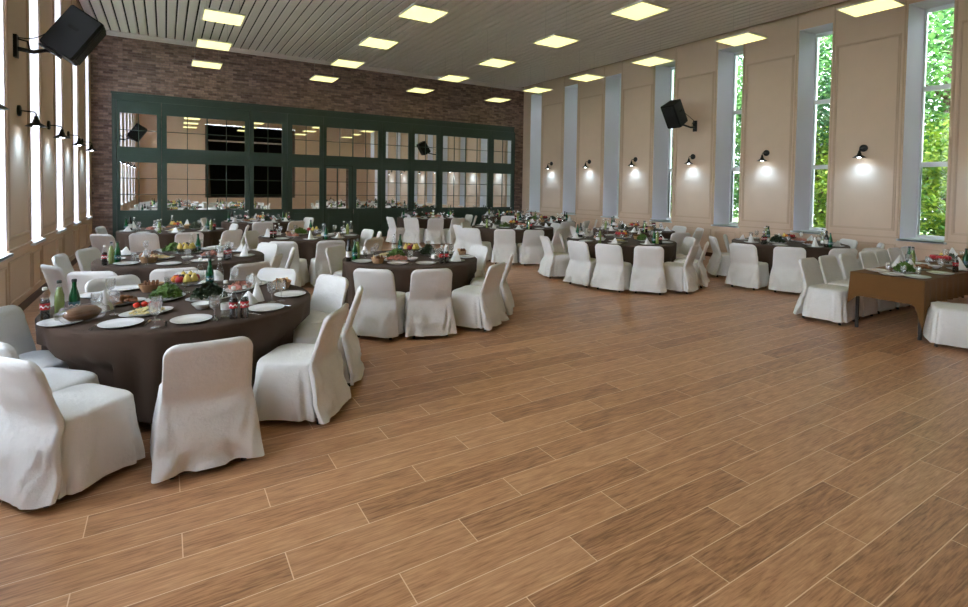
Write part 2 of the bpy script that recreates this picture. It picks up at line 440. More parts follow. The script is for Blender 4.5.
# ------------------------------------------------------------------ green mirrored partition
YM = 17.455
PO = [(-1.07, -.20), (.04, 2.09), (2.34, 3.17), (3.48, 4.35), (4.57, 5.33), (5.59, 6.37), (6.64, 7.52), (7.75, 8.65), (8.90, 10.93), (11.18, 12.07)]
BAYS = [([PO[0]], [PO[0]]), ([PO[1]], [PO[1]]), ([PO[2]], [PO[2]]), ([PO[3]], [PO[3]]), ([PO[4], PO[5]], [(4.57, 6.37)]), ([PO[6]], [PO[6]]), ([PO[7]], [PO[7]]), ([PO[8]], [PO[8]]), ([PO[9]], [PO[9]])]
BE = [-1.14, -.09, 2.21, 3.32, 4.46, 6.50, 7.63, 8.77, 11.05, 12.135]
ZL0, ZL1, ZU0, ZU1 = 1.01, 2.36, 2.78, 3.72
BLAB = ['narrow green bay at the left end of the mirrored partition', 'wide green bay mirroring the left tables and ceiling lamps', 'green bay reflecting the left half of the dark stage',
        'green bay reflecting the right curtain of the dark stage', 'central green bay with double doors under one wide mirror', 'green bay right beside the double doors',
        'second green bay right of the double doors, reflecting a speaker', 'wide green bay mirroring the right wall windows', 'narrow green bay at the right end of the mirrored partition']
YAWS = [-.006, -.007, 0, -.003, 0, .003, -.006, .002, 0]
for i, (lows, ups) in enumerate(BAYS):
    a, e = BE[i]+.004, BE[i+1]-.004
    root = empty('mirrored_bay', ((a+e)/2, YM, 0)); ox = (a+e)/2
    tag(root, BLAB[i], 'mirrored partition', 'bays of the green mirrored partition')
    fr = MB()
    def g(x0, x1, z0, z1, d0=-.045, d1=.03): fr.bx(x0-ox, x1-ox, d0, d1, z0, z1)
    g(a, a+.05, 0, 4.06, -.05); g(e-.05, e, 0, 4.06, -.05)
    g(a+.05, e-.05, ZU1, 4.06); g(a+.05, e-.05, ZL1, ZU0); g(a+.05, e-.05, 0, ZL0)
    g(a+.05, e-.05, 2.56, 2.585, -.055); g(a+.05, e-.05, .0, .12, -.05)
    for row, zz in ((lows, (ZL0, ZL1)), (ups, (ZU0, ZU1))):
        xs = [a+.05]+[v for p in row for v in p]+[e-.05]
        for k in range(0, len(xs), 2): g(xs[k], xs[k+1], *zz)
    # raised lower panels
    for p in lows:
        x0, x1 = p; nn = 2 if x1-x0 > 1.2 else 1
        for q in range(nn):
            u0 = x0+(x1-x0)*q/nn+.06; u1 = x0+(x1-x0)*(q+1)/nn-.06
            g(u0, u1, .2, .86, -.06)
    obj('frame', fr.mesh('frame', M['green']), root)
    for row, (z0, z1), nr in ((lows, (ZL0, ZL1), 3), (ups, (ZU0, ZU1), 2)):
        for (x0, x1) in row:
            nl = 2 if x1-x0 > 1.2 else 1
            for q in range(nl):
                u0 = x0+(x1-x0)*q/nl; u1 = x0+(x1-x0)*(q+1)/nl
                gmb = MB(); gmb.bx(-(u1-u0)/2-.01, (u1-u0)/2+.01, 0, .004, z0-.01, z1+.01)
                yw = .05 if (i == 4 and x0 == 4.57 and nr == 3) else YAWS[i]+(.008 if q else 0)
                o = obj('mirror_pane', gmb.mesh('mirror_pane', M['mirror']), root, ((u0+u1)/2-ox, 0 if abs(yw) < .04 else .02, 0), yw)
                o.rotation_euler.x = 0
                mu = MB(); um = (u0+u1)/2-ox
                mu.bx(um-.009, um+.009, -.016, -.006, z0, z1)
                for r in range(1, nr):
                    zz = z0+(z1-z0)*r/nr; mu.bx(u0-ox, u1-ox, -.016, -.006, zz-.009, zz+.009)
                if q < nl-1: mu.bx(u1-ox-.015, u1-ox+.015, -.02, -.004, z0, z1)
                obj('glazing_bar', mu.mesh('glazing_bar', M['green']), root)
    if i == 4:
        h = MB(); h.tube([(5.47-ox, -.055, 1.0), (5.47-ox, -.1, 1.0), (5.47-ox, -.1, .84), (5.47-ox, -.055, .84)], .011)
        obj('handle', h.mesh('handle', M['chrome'], 50), root)
        dk = MB(); dk.bx(5.435-ox, 5.45-ox, -.052, -.044, .02, ZL1+.1); dk.bx(4.51-ox, 4.525-ox, -.052, -.044, .02, ZL1+.1); dk.bx(4.51-ox, 5.45-ox, -.052, -.044, ZL1+.09, ZL1+.105)  # dark strips laid on the frame, standing for shade round the ajar leaf
        obj('door_gap_shade', dk.mesh('door_gap_shade', M['dark']), root)
hb = MB(); hb.bx(-1.24, 12.145, YM-.06, YB, 4.062, 4.26); hb.bx(-1.26, 12.16, YM-.075, YB, 4.22, 4.27); hb.bx(-1.24, -1.145, YM-.06, YB, 0, 4.06); hb.bx(12.14, 12.2, YM-.06, YB, 0, 4.062)
struct('trim_4', hb, M['green'])

# ------------------------------------------------------------------ hanging square ceiling lamps
ZLAMP = 5.10; S = (ZLAMP-1.8)/3.4
LX = [v*S for v in (1.03, 4.36, 7.74, 11.04)]; LY = [v*S for v in (16.97, 14.46, 11.98, 9.46, 6.97, 4.46, 1.96, -.54)]
hx, hy = .345, .37
fr = MB(); fr.bx(-hx-.02, hx+.02, -hy-.02, hy+.02, .004, .035)
fme = fr.mesh('frame', M['lampframe'])
df = MB(); df.bx(-hx, hx, -hy, hy, 0, .004); dme = df.mesh('diffuser', M['diff'])
cmes = []
for sx in (-1, 1):
    cb = MB(); cb.tube([(sx*(hx-.05), 0, .035), (sx*(hx-.05), 0, ZC-ZLAMP)], .003, 5); cmes.append(cb.mesh('cable', M['chrome']))
rowname = ['in the row nearest the brick wall', 'in the second row from the brick wall', 'in the third row from the brick wall', 'in the fourth row from the brick wall',
           'in the fifth row from the brick wall', 'in the sixth row from the brick wall', 'in the row over the photographer', 'in the row by the stage']
colname = ['leftmost square lamp', 'second square lamp from the left', 'third square lamp from the left', 'rightmost square lamp']
for j, ly in enumerate(LY):
    for i, lx in enumerate(LX):
        r = empty('ceiling_lamp', (lx, ly, ZLAMP))
        tag(r, 'glowing hanging ' + colname[i] + ' ' + rowname[j], 'ceiling lamp', 'square lamps hanging below the ceiling')
        obj('frame', fme, r); obj('diffuser', dme, r); [obj('cable', cm_, r) for cm_ in cmes]

# ------------------------------------------------------------------ wall sconces
def sconce(side, y, label):
    X0 = XR if side > 0 else XL
    r = empty('wall_sconce', (X0, y, 2.75)); s = -side; AR = .17
    tag(r, label, 'wall lamp', 'barn style wall sconces')
    p = MB(); p.rings([[(s*xx, .075*rr*cos(2*pi*j/20), .075*rr*sin(2*pi*j/20)) for j in range(20)] for xx, rr in ((0, 1), (.025, 1), (.032, .85))])
    obj('wall_plate', p.mesh('wall_plate', M['blackmetal'], 40), r)
    a = MB(); a.tube([(s*.03, 0, 0), (s*AR, 0, -.005), (s*(AR+.02), 0, -.03), (s*(AR+.02), 0, -.07)], .009); obj('arm', a.mesh('arm', M['blackmetal'], 50), r)
    sh = MB(); cx = s*(AR+.02)
    prof = [(.022, -.06), (.026, -.10), (.035, -.115), (.045, -.15), (.125, -.205), (.122, -.205), (.042, -.152), (.02, -.12)]
    sh.lathe(prof, 24, (cx, 0, 0)); obj('lamp_shade', sh.mesh('lamp_shade', M['blackmetal'], 50), r)
    bl = MB(); bl.ball((cx, 0, -.175), .042, 14, 10); obj('bulb', bl.mesh('bulb', M['bulb'], 180), r)
    l = bpy.data.lights.new('sconce_spot', 'SPOT'); l.energy = SCE; l.color = (.42, .68, 1); l.spot_size = radians(150); l.spot_blend = 1; l.shadow_soft_size = .03
    lo = bpy.data.objects.new('sconce_spot', l); COL.objects.link(lo); lo.parent = r; lo.location = (cx, 0, -.225)
SCE = 10
ordn = ['first', 'second', 'third', 'fourth', 'fifth', 'sixth', 'seventh', 'eighth']
ys = [CENT[k]+1.045 for k in range(len(CENT)-1)]; ys = [y for y in ys if y > 1]
for k, y in enumerate(sorted(ys, reverse=True)):
    sconce(1, y, 'small black conical wall lamp on the right wall, %s from the brick corner' % ordn[k])
    sconce(-1, y, 'small black conical wall lamp on the left wall, %s from the brick corner' % ordn[k])

# ------------------------------------------------------------------ loudspeakers on arms
def speaker(side, plate, centre, tilt, label):
    X0 = XR if side > 0 else XL; s = -side
    r = empty('loudspeaker', plate); tag(r, label, 'speaker')
    C0 = Vector(centre)-Vector(plate)
    rot = Matrix.Rotation(s*tilt, 3, 'Y')
    H, Dp, W = .66, .43, .44
    # cabinet: trapezoid plan, bevelled
    cbm = MB(); rs = []
    for z, k in ((-H/2, .94), (-H/2+.02, 1), (H/2-.02, 1), (H/2, .94)):
        pl = [(-Dp/2, -W*.36), (-Dp/2+.02, -W*.39), (Dp/2-.03, -W/2), (Dp/2, -W/2+.03), (Dp/2, W/2-.03), (Dp/2-.03, W/2), (-Dp/2+.02, W*.39), (-Dp/2, W*.36)]
        rs.append([C0+rot @ Vector((s*px*k, py*k, z)) for px, py in (pl if s > 0 else reversed(pl))])
    cbm.rings(rs); obj('cabinet', cbm.mesh('cabinet', M['black'], 30), r)
    g = MB(); rs = []
    for dx, k in ((.0, 1), (.014, 1), (.02, .95)):
        rs.append([C0+rot @ Vector((s*(Dp/2+dx), py*k*(W/2-.035), pz*k*(H/2-.035))) for py, pz in ((-1, -1), (1, -1), (1, 1), (-1, 1))])
    if s < 0: rs = [list(reversed(q)) for q in rs]
    g.rings(rs); obj('front_grille', g.mesh('front_grille', M['grille'], 30), r)
    h = MB()
    for sy in (-1, 1): h.box(C0+rot @ Vector((s*-.02, sy*W*.44, .06)), (.12, .02, .05), rot)
    obj('carry_handle', h.mesh('carry_handle', M['dark']), r)
    bk = MB(); bk.box(C0+rot @ Vector((-s*(Dp/2+.006), 0, -.14)), (.012, W*.5, .24), rot)
    obj('connector_panel', bk.mesh('connector_panel', M['blackmetal']), r)
    b = MB(); b.box((s*.02, 0, 0), (.04, .11, .30)); obj('wall_plate', b.mesh('wall_plate', M['blackmetal']), r)
    foot = C0+rot @ Vector((-s*.08, 0, -H/2-.02))
    a = MB(); a.tube([(s*.03, 0, -.03), (s*.2, 0, -.05), foot-Vector((s*.05, 0, .0)), foot], [.03, .026, .026, .03], 10)
    a.box(foot, (.26, .16, .03), rot); a.tube([(s*.04, 0, .1), (s*.14, 0, .08), (s*.16, 0, -.04)], .012)
    obj('bracket_arm', a.mesh('bracket_arm', M['blackmetal'], 50), r)
    cbl = MB(); top = C0+rot @ Vector((-s*Dp/2, 0, .05)); pts = []
    for k in range(11):
        q = k/10; p = Vector((s*.02, 0, .12)).lerp(top, q); p.z += -.10*sin(pi*q) if side < 0 else .02*sin(pi*q); pts.append(p)
    cbl.tube(pts, .007, 6); obj('cable', cbl.mesh('cable', M['black'], 60), r)
speaker(-1, (XL, 9.15, 3.58), (-1.08, 9.25, 3.84), radians(33), 'large black loudspeaker tilted on an arm of the left window wall')
speaker(1, (XR, 9.28, 3.60), (11.80, 9.3, 3.87), radians(31), 'black loudspeaker tilted down on an arm of the right wall')

# ------------------------------------------------------------------ chairs with white covers
def sgn(v): return (v > 0)-(v < 0)
def chair_meshes(seed):
    so = Vector((seed*7.3, seed*3.1, seed*1.7))
    nz = lambda x, y, z: noise.noise(Vector((x, y, z))+so)
    # ---- back: slab above the seat, rear skirt below
    bk = MB(); rs = []; ZTOP = .835; rc = .085; N = 92
    zs = [ZTOP-rc+rc*sin(a*pi/2/7) for a in range(7, -1, -1)] + [.70, .66, .62, .58, .54, .50, .47, .43, .38, .33, .28, .23, .18, .13, .09, .05]
    for z in zs:
        if z > ZTOP-rc: q = (z-(ZTOP-rc))/rc; w = .248-rc*(1-sqrt(max(0, 1-q*q)))
        else: w = .248+.006*max(0, (ZTOP-rc-z)/(ZTOP-rc-.45)) if z > .45 else .258+.052*((.45-z)/.4)**.8
        ht = .028*min(1, sqrt(max(.02, (ZTOP-z)/.03))) if z > .45 else .028
        yc = -.205-.12*(z-.45)/.385 if z > .45 else -.205-.10*((.45-z)/.4)**1.0
        ring = []
        for j in range(N):
            a = 2*pi*j/N; ca, sa = cos(a), sin(a)
            # super-ellipse with flat faces
            x = w*sgn(ca)*abs(ca)**.55 if z > .45 else w*sgn(ca)*abs(ca)**.5; yy = ht*sgn(sa)*abs(sa)**.45
            bow = .018*(1-(x/max(w, .01))**2)*(-1)           # back curves around the sitter
            t = max(0, (.46-z)/.41)
            amp = .005+.030*t
            ridge = 1-abs(nz(abs(x)*6+z*5.5, z*3-abs(x)*3, 1.5))*2.4
            fold = amp*nz(abs(x)*7+z*4.5, z*4-abs(x)*2, 1.5)+.026*min(1, t*2.5)*ridge+.012*t*sin(x*26+seed+z*4)*(.4+abs(x)/.3)
            for c1, c2 in ((.25, .42+.06*sin(seed)), (.275, .20+.05*cos(seed*2))):
                dd = abs(x)-(c1-c2*(.47-z)-.02*sin(seed*3+sgn(x)))
                fold += .015*math.exp(-(dd/.020)**2)*min(1, t*6)*(1-t*.6)-.009*math.exp(-((dd+.035)/.025)**2)*min(1, t*6)*(1-t*.6)
            wr = (.006*nz(x*3.5+z*4, z*22, 3)+.004*nz(x*9, z*12, 7)) if z > .45 else 0
            hem = (.012*nz(x*5, sa, 9)) if z < .06 else 0
            ring.append((x, yc+yy+bow-(fold if sa < .3 else fold*.2)-wr*(1 if sa < 0 else -1), z+hem))
        rs.append(list(reversed(ring)))
    rs.reverse(); rs = [list(reversed(q)) for q in rs]
    bk.rings(rs, cap0=False)
    # ---- seat and skirt
    st = MB(); rs = []; N = 72
    def foot(k, z, t):
        ring = []
        for j in range(N):
            a = 2*pi*j/N; ca, sa = cos(a), sin(a)
            wx = .258+.040*t; wf = .245+.035*t; wr_ = .215+.055*t
            x = wx*k*sgn(ca)*abs(ca)**.38; y = (wf if sa > 0 else wr_)*k*sgn(sa)*abs(sa)**.38
            per = a*9
            fo = t*(.015*sin(per*1.3+seed*2+nz(ca*2, sa*2, 0)*3)+.026*nz(ca*3.2, sa*3.2, z*1.5))+min(1, t*3)*.012*(.5-abs(nz(ca*3+z*2, sa*3, z*2+4))*2)
            d = Vector((x, y, 0)); L = max(d.length, .001); d = d/L*(L+fo)
            zz = z+(.008*nz(ca*2.5, sa*2.5, 5) if z < .07 else .006*nz(x*8, y*8, 2)*(1 if k > .3 and z > .4 else 0))
            ring.append((d.x, d.y, zz))
        return ring
    for k, z, t in ((.12, .478, 0), (.45, .477, 0), (.75, .474, 0), (.90, .469, 0), (.965, .461, 0), (1.0, .447, 0)): rs.append(foot(k, z, t))
    for q in range(1, 13): t = q/12; rs.append(foot(1, .447-(.447-.05)*t, t**.9))
    st.rings([list(reversed(r)) for r in rs], cap0=True, cap1=False)
    st.f = [tuple(reversed(fc)) for fc in st.f]
    return bk.mesh('back_cover', M['cover'], 180), st.mesh('seat_cover', M['cover'], 70)
def leg_mesh(x, y):
    l = MB(); l.tube([(x, y, 0), (x*.93, y*.93, .07), (x*.8, y*.62, .42)], [.012, .012, .012], 8); l.lathe([(.018, 0), (.018, .025)], 10, (x, y, 0)); return l.mesh('leg', M['leg'], 50)
LEGS = [leg_mesh(sx*.2, y) for sx in (-1, 1) for y in (.215, -.255)]
CHAIRS = []
for sd in range(5):
    bm_, sm_ = chair_meshes(sd+1)
    CHAIRS.append(Kind('covered_chair', 'chair', [('back_cover', bm_), ('seat_cover', sm_)]+[('leg', l) for l in LEGS]))

# ------------------------------------------------------------------ tables
TABLES = {  # centre, radius, phrase
 'A': ((.17, 5.27), 1.03, 'front left round table'),
 'B': ((3.07, 6.99), .97, 'front centre round table'),
 'C': ((.22, 8.48), 1.05, 'second left round table'),
 'D': ((.15, 13.42), 1.05, 'third left round table'),
 'E': ((2.54, 10.89), .99, 'second centre round table'),
 'F': ((2.25, 15.75), .95, 'left table by the mirrors'),
 'G': ((7.55, 15.85), 1.02, 'centre table by the mirrors'),
 'H': ((7.95, 11.40), 1.10, 'middle right round table'),
 'I': ((10.2, 12.95), 1.03, 'third right-wall table'),
 'J': ((8.03, 7.60), 1.10, 'front right round table'),
 'K': ((10.4, 9.40), 1.03, 'second right-wall table'),
 'L': ((10.98, 5.76), 1.05, 'first right-wall table'),
 'N': ((10.9, 15.9), 1.0, 'far right corner table'),
}
# covered chairs: table, back-top position (x, y), facing in degrees (None = towards the table centre)
P = lambda x, y: (x*1.032, y*1.032)
CH = [
 ('A', .23, 3.56, None), ('A', -.74, 3.76, 38), ('A', 1.15, 4.03, 144), ('A', 1.53, 4.68, 158), ('A', 1.52, 5.50, 203), ('A', -1.12, 5.16, -35), ('A', -.95, 4.22, 44),
 ('A', -.46, 6.42, None), ('A', .30, 6.46, None), ('A', 1.10, 6.26, None),
 ('C', -.68, 6.93, 68), ('C', .09, 6.79, None), ('C', .90, 6.85, 112), ('C', 1.31, 7.50, 156), ('C', 1.64, 8.16, 168), ('C', 1.44, 9.05, 208), ('C', -1.12, 7.62, 30), ('C', -1.19, 8.67, None), ('C', -.97, 9.32, -25),
 ('D', -1.01, 11.75, 50), ('D', -1.2, 13.75, None), ('D', -.36, 11.70, None), ('D', .40, 11.62, None), ('D', 1.20, 11.93, 125), ('D', 1.42, 13.75, 190), ('D', 1.62, 13.1, 170),
 ('E', 1.50, 11.56, -40), ('E', 1.69, 9.23, 60), ('E', 2.47, 9.07, None), ('E', 3.31, 9.20, 118), ('E', 3.83, 10.35, 165), ('E', 3.82, 11.03, 190),
 ('F', .90, 16.3, -20), ('F', 2.12, 14.2, None), ('F', 2.98, 14.3, 115), ('F', 3.62, 15.7, 200),
 ('B', 2.05, 5.76, 48), ('B', 2.67, 5.46, None), ('B', 3.60, 5.48, 122), ('B', 4.20, 6.05, 142), ('B', 4.44, 7.30, 185), ('B', 2.27, 8.14, -50),
 ('G', 5.95, 15.2, 5), ('G', 6.45, 14.75, 40), ('G', 7.05, 14.2, 75), ('G', 7.75, 14.05, 95), ('G', 8.95, 15.0, 150), ('G', 9.1, 15.7, 180),
 ('H', 7.10, 12.48, -55), ('H', 6.33, 11.5, 0), ('H', 6.17, 10.57, 25), ('H', 6.72, 9.95, 52), ('H', 7.26, 9.52, 72), ('H', 8.15, 9.57, None), ('H', 9.25, 11.15, None),
 ('I', 10.0, 11.5, None), ('I', 10.83, 11.62, None), ('I', 11.55, 11.95, 135),
 ('J', 6.54, 8.24, -18), ('J', 6.46, 7.18, 6), ('J', 6.62, 6.55, 22), ('J', 7.06, 6.02, 42), ('J', 7.93, 5.75, 112), ('J', 8.62, 6.0, 122), ('J', 9.22, 6.80, 150), ('J', 7.20, 8.50, -40),
 ('K', 8.98, 10.15, -25), ('K', 10.0, 7.62, 72), ('K', 10.95, 7.85, 105), ('K', 11.75, 8.38, 145), ('K', 11.82, 9.05, 170),
 ('L', 9.88, 6.75, -40), ('L', 10.52, 6.88, -60), ('L', 9.04, 5.56, 6), ('L', 9.32, 4.86, 28), ('L', 10.0, 4.30, 60), ('L', 10.65, 4.14, 80), ('L', 12.06, 5.1, 150), ('L', 11.75, 4.42, 118),
 ('N', 10.0, 14.6, 60), ('N', 11.2, 14.45, 100),
 ('R', 7.98, 3.90, -90), ('R', 8.60, 3.93, -90), ('R', 9.25, 3.94, -90), ('R', 9.88, 3.92, -91), ('R', 10.40, 3.92, -89), ('R', 10.95, 3.93, -90), ('R', 11.5, 3.93, -90), ('R', 8.15, 1.93, 116),
]
BT = .32     # back-top lies this far behind the seat centre
RT = (7.80, 11.9, 2.47, 3.27)
placed = {}
for t, bx_, by_, fa in CH:
    if fa is None:
        c0 = TABLES[t][0]; a = atan2(c0[1]-by_, c0[0]-bx_)
    else: a = radians(fa)
    x, y = bx_+BT*cos(a), by_+BT*sin(a)
    placed.setdefault(t, []).append((x, y, a))
    if t == 'A': pass
ORD = ['leftmost', 'second from left', 'third from left', 'fourth from left', 'fifth from left', 'sixth from left', 'seventh from left', 'eighth from left', 'ninth from left', 'tenth from left', 'eleventh from left', 'twelfth from left', 'thirteenth from left', 'fourteenth from left']
def place_phrase(k, n):
    if n == 1: return ''
    if n == 2: return ('left', 'right')[k]+' of two'
    if n == 3: return ('left', 'middle', 'right')[k]+' of three'
    return 'rightmost' if k == n-1 else ORD[k]
RECT = 'brown rectangular table'
phrase = lambda t: RECT if t == 'R' else TABLES[t][2]
ci = 0
for t, L in placed.items():
    L2 = sorted(L, key=lambda q: photo_x((q[0], q[1], .8)))
    for k, (x, y, a) in enumerate(L2):
        v = Vector((-x, -y)).normalized(); fc = v.dot(Vector((cos(a), sin(a))))
        view = 'seen from behind' if fc < -.5 else ('facing the viewer' if fc > .5 else 'seen side-on')
        lab = 'white covered chair %s at the %s, %s' % (view, phrase(t), place_phrase(k, len(L2)))
        CHAIRS[ci % 5].put((x, y, 0), a-pi/2, lab, 'white covered chairs at the '+phrase(t)); ci += 1

def in_chair(t, x, y):
    for cx, cy, a in placed.get(t, []):
        d = Vector((x-cx, y-cy)); u = d.dot(Vector((cos(a), sin(a)))); w = d.dot(Vector((-sin(a), cos(a))))
        if abs(w) < .31 and -.3 < u < .31: return True
    return False
TH = .75
def round_cloth(t, c0, R, seed, zb):
    mb = MB(); N = 180; rs = []
    def r_at(a, k, z):
        fo = k*(.030*sin(a*17+seed)+.028*noise.noise(Vector((cos(a)*5+seed, sin(a)*5, k*.7)))+.014*sin(a*31+seed*2))
        return R+.004+fo-.03*k
    for rr in (.02, .35, .7, .93): rs.append([(rr*R*cos(2*pi*j/N), rr*R*sin(2*pi*j/N), TH) for j in range(N)])
    rs.append([((R-.008)*cos(2*pi*j/N), (R-.008)*sin(2*pi*j/N), TH-.001) for j in range(N)])
    Z = [TH-.012, TH-.05, TH-.10, TH-.16, TH-.22, .48, .42, .36, .29, .22, .16, zb]
    for q, z in enumerate(Z):
        k = min(1, (TH-z)/.45); ring = []
        for j in range(N):
            a = 2*pi*j/N; r = r_at(a, k, z)
            if z < .56:
                kk = min(1, (.56-z)/.10)
                rin = r
                while rin > .42 and in_chair(t, c0[0]+rin*cos(a), c0[1]+rin*sin(a)): rin -= .02
                r = r+(rin-r)*kk
            ring.append((r*cos(a), r*sin(a), z+(.012*noise.noise(Vector((cos(a)*4, sin(a)*4, seed))) if q == len(Z)-1 else 0)))
        rs.append(ring)
    mb.rings([list(reversed(r)) for r in rs], cap0=True, cap1=False)
    mb.f = [tuple(reversed(fc)) for fc in mb.f]
    # smooth dents sideways
    return mb.mesh('tablecloth', M['tcloth'] if t not in 'JLHIKN' else M['tcloth'], 50)
tt = MB()
tt.lathe([(.9, .715), (.9, .742)], 48); top_me = tt.mesh('tabletop', M['wood'], 40)
tlegs = []
for k in range(4):
    a = pi/4+k*pi/2; l = MB(); l.tube([(.33*cos(a), .33*sin(a), 0), (.33*cos(a), .33*sin(a), .715)], .016); tlegs.append(l.mesh('leg', M['leg'], 50))
for i, (t, (c0, R, ph)) in enumerate(TABLES.items()):
    r = empty('round_table', (c0[0], c0[1], 0)); tag(r, 'round banquet table frame hidden under the cloth, the '+ph, 'table', 'round banquet tables')
    o = obj('tabletop', top_me, r); o.scale = (R/.93, R/.93, 1)
    for lm in tlegs: obj('leg', lm, r)
    me = round_cloth(t, c0, R, i*1.37+.5, .10 if t in 'AB' else .08)
    o = obj('tablecloth', me, None, (c0[0], c0[1], 0)); tag(o, 'dark brown floor length tablecloth on the '+ph, 'tablecloth', 'dark brown round tablecloths')

# rectangular table with a short cloth
x0, x1, y0, y1 = RT; cx, cy = (x0+x1)/2, (y0+y1)/2
r = empty('rectangular_table', (cx, cy, 0)); tag(r, 'long rectangular table with thin dark metal legs under a brown cloth', 'table')
q = MB(); q.bx(x0-cx+.02, x1-cx-.02, y0-cy+.02, y1-cy-.02, .715, .742); obj('tabletop', q.mesh('tabletop', M['wood']), r)
for lx in (x0+.09, cx, x1-.09):
    for ly in (y0+.06, y1-.06):
        l = MB(); l.bx(lx-cx-.016, lx-cx+.016, ly-cy-.016, ly-cy+.016, 0, .715); obj('leg', l.mesh('leg', M['leg']), r)
mb = MB(); NX, NY = 90, 26; rs = []
per = []
for j in range(NX): per.append((x0+(x1-x0)*j/NX, y0, 0, -1))
for j in range(NY): per.append((x1, y0+(y1-y0)*j/NY, 1, 0))
for j in range(NX): per.append((x1-(x1-x0)*j/NX, y1, 0, 1))
for j in range(NY): per.append((x0, y1-(y1-y0)*j/NY, -1, 0))
for k in (.02, .5, .97): rs.append([(cx+(p[0]-cx)*k, cy+(p[1]-cy)*k, TH) for p in per])
rs.append([(p[0], p[1], TH-.002) for p in per])
for q in range(1, 9):
    t = q/8; ring = []
    for j, (px, py, nx, ny) in enumerate(per):
        cd_ = min(abs(px-x0)+abs(py-y0), abs(px-x1)+abs(py-y0), abs(px-x0)+abs(py-y1), abs(px-x1)+abs(py-y1))
        drop = .31+((.34 if abs(px-x0)+abs(py-y0) < .2 else .12)*max(0, 1-cd_/.10))
        long = abs(ny) > 0
        fo = t*(.02*sin((px+py)*34)+.02*noise.noise(Vector((px*5, py*5, 2)))) if long else t*(.012*noise.noise(Vector((px*4, py*4, 5)))+.01)
        fl = .015*t*max(0, 1-cd_/.2)
        ax, ay = (sgn(px-cx), sgn(py-cy))
        ring.append((px+nx*fo+ax*fl*(cd_ < .2), py+ny*fo+ay*fl*(cd_ < .2), TH-.002-drop*t))
    rs.append(ring)
mb.rings(rs, cap0=True, cap1=False)
o = obj('tablecloth', mb.mesh('tablecloth', M['tcloth2'], 55)); tag(o, 'short brown cloth with hanging corners on the long rectangular table', 'tablecloth')

# ------------------------------------------------------------------ tableware kinds
def K1(name, cat, mb, m, sm=50): return Kind(name, cat, mesh=mb.mesh(name, m, sm))
q = MB(); q.lathe([(.02, .006), (.085, .006), (.09, .002), (.10, .003), (.14, .018), (.142, .021), (.138, .022), (.098, .010), (.05, .008), (.02, .008)], 40); PLATE = K1('dinner_plate', 'plate', q, M['china'])
q = MB(); q.lathe([(.02, .008), (.1, .008), (.105, .0), (.115, .002), (.19, .022), (.192, .026), (.185, .026), (.11, .012), (.02, .012)], 44, sy=.62); OVAL = K1('oval_platter', 'platter', q, M['china'])
bow = MB(); bow.lathe([(.006, .085), (.02, .09), (.034, .105), (.04, .135), (.037, .185), (.035, .185), (.038, .135), (.032, .108), (.006, .094)], 20)
stm = MB(); stm.lathe([(.005, .008), (.0045, .05), (.007, .087)], 12)
ft = MB(); ft.lathe([(.034, 0), (.034, .003), (.006, .009), (.004, .009)], 20)
WINE = Kind('wine_glass', 'glass', [('bowl', bow.mesh('bowl', M['crystal'], 60)), ('stem', stm.mesh('stem', M['crystal'], 60)), ('foot', ft.mesh('foot', M['crystal'], 60))])
q = MB(); q.lathe([(.026, 0), (.034, .11), (.032, .11), (.024, .006), (.004, .005)], 18); TUMB = K1('tumbler', 'glass', q, M['crystal'])
def bottle(name, prof, m, capm, labm, capz, labz, labr, neck=.014, mark=None, fill=None):
    b = MB(); b.lathe(prof, 24); parts = []
    l = MB(); l.lathe([(labr, labz[0]), (labr, labz[1])], 24, cap0=False, cap1=False)
    c = MB(); c.lathe([(neck+.003, capz), (neck+.003, capz+.018), (neck, capz+.022)], 16)
    sub = []
    if mark:
        mk = MB(); rs = []
        for side in (0,):
            for j in range(60):
                a0 = .5+5*j/60; a1 = .5+5*(j+1)/60
                zc = (labz[0]+labz[1])/2; w = lambda a: .006*sin(a*7)
                rr = labr+.0008
                mk.face([(rr*cos(a0), rr*sin(a0), zc-.006+w(a0)), (rr*cos(a1), rr*sin(a1), zc-.006+w(a1)), (rr*cos(a1), rr*sin(a1), zc+.005+w(a1)), (rr*cos(a0), rr*sin(a0), zc+.005+w(a0))])
        sub = [('label_script', mk.mesh('label_script', mark))]
    parts = [('bottle_body', b.mesh('bottle_body', m, 40)), ('label', l.mesh('label', labm, 40), sub), ('cap', c.mesh('cap', capm, 40))]
    if fill:
        fl = MB(); fl.lathe(fill[0], 24); parts.append(('drink', fl.mesh('drink', fill[1], 40)))
    return Kind(name, 'bottle', parts)
COLA = bottle('cola_bottle', [(.024, 0), (.030, .004), (.031, .05), (.027, .085), (.031, .12), (.031, .15), (.022, .185), (.0135, .215), (.013, .235)], M['cleargl'], M['capw'], M['red'], .233, (.088, .135), .0318, .013, M['whitep'],
              ([(.022, .002), (.0285, .006), (.0295, .05), (.0255, .085), (.0295, .12), (.0295, .145), (.024, .165)], M['cola']))
LEMN = bottle('lemonade_bottle', [(.026, 0), (.031, .004), (.0315, .17), (.024, .20), (.0135, .25), (.013, .265)], M['cleargl'], M['capd'], M['lemon'], .263, (.09, .12), .0318, .013, None,
              ([(.024, .002), (.0295, .006), (.030, .165), (.022, .20), (.014, .235)], M['lemon']))
WATR = bottle('water_bottle', [(.030, 0), (.036, .004), (.0365, .13), (.033, .155), (.024, .185), (.0155, .22), (.0145, .262)], M['water'], M['capd'], M['blued'], .258, (.05, .105), .0372, .0145, M['whitep'])
CLRB = bottle('clear_bottle', [(.030, 0), (.035, .004), (.0355, .15), (.03, .18), (.0155, .235), (.014, .27)], M['cleargl'], M['capw'], M['whitep'], .266, (.06, .11), .0362, .0145)
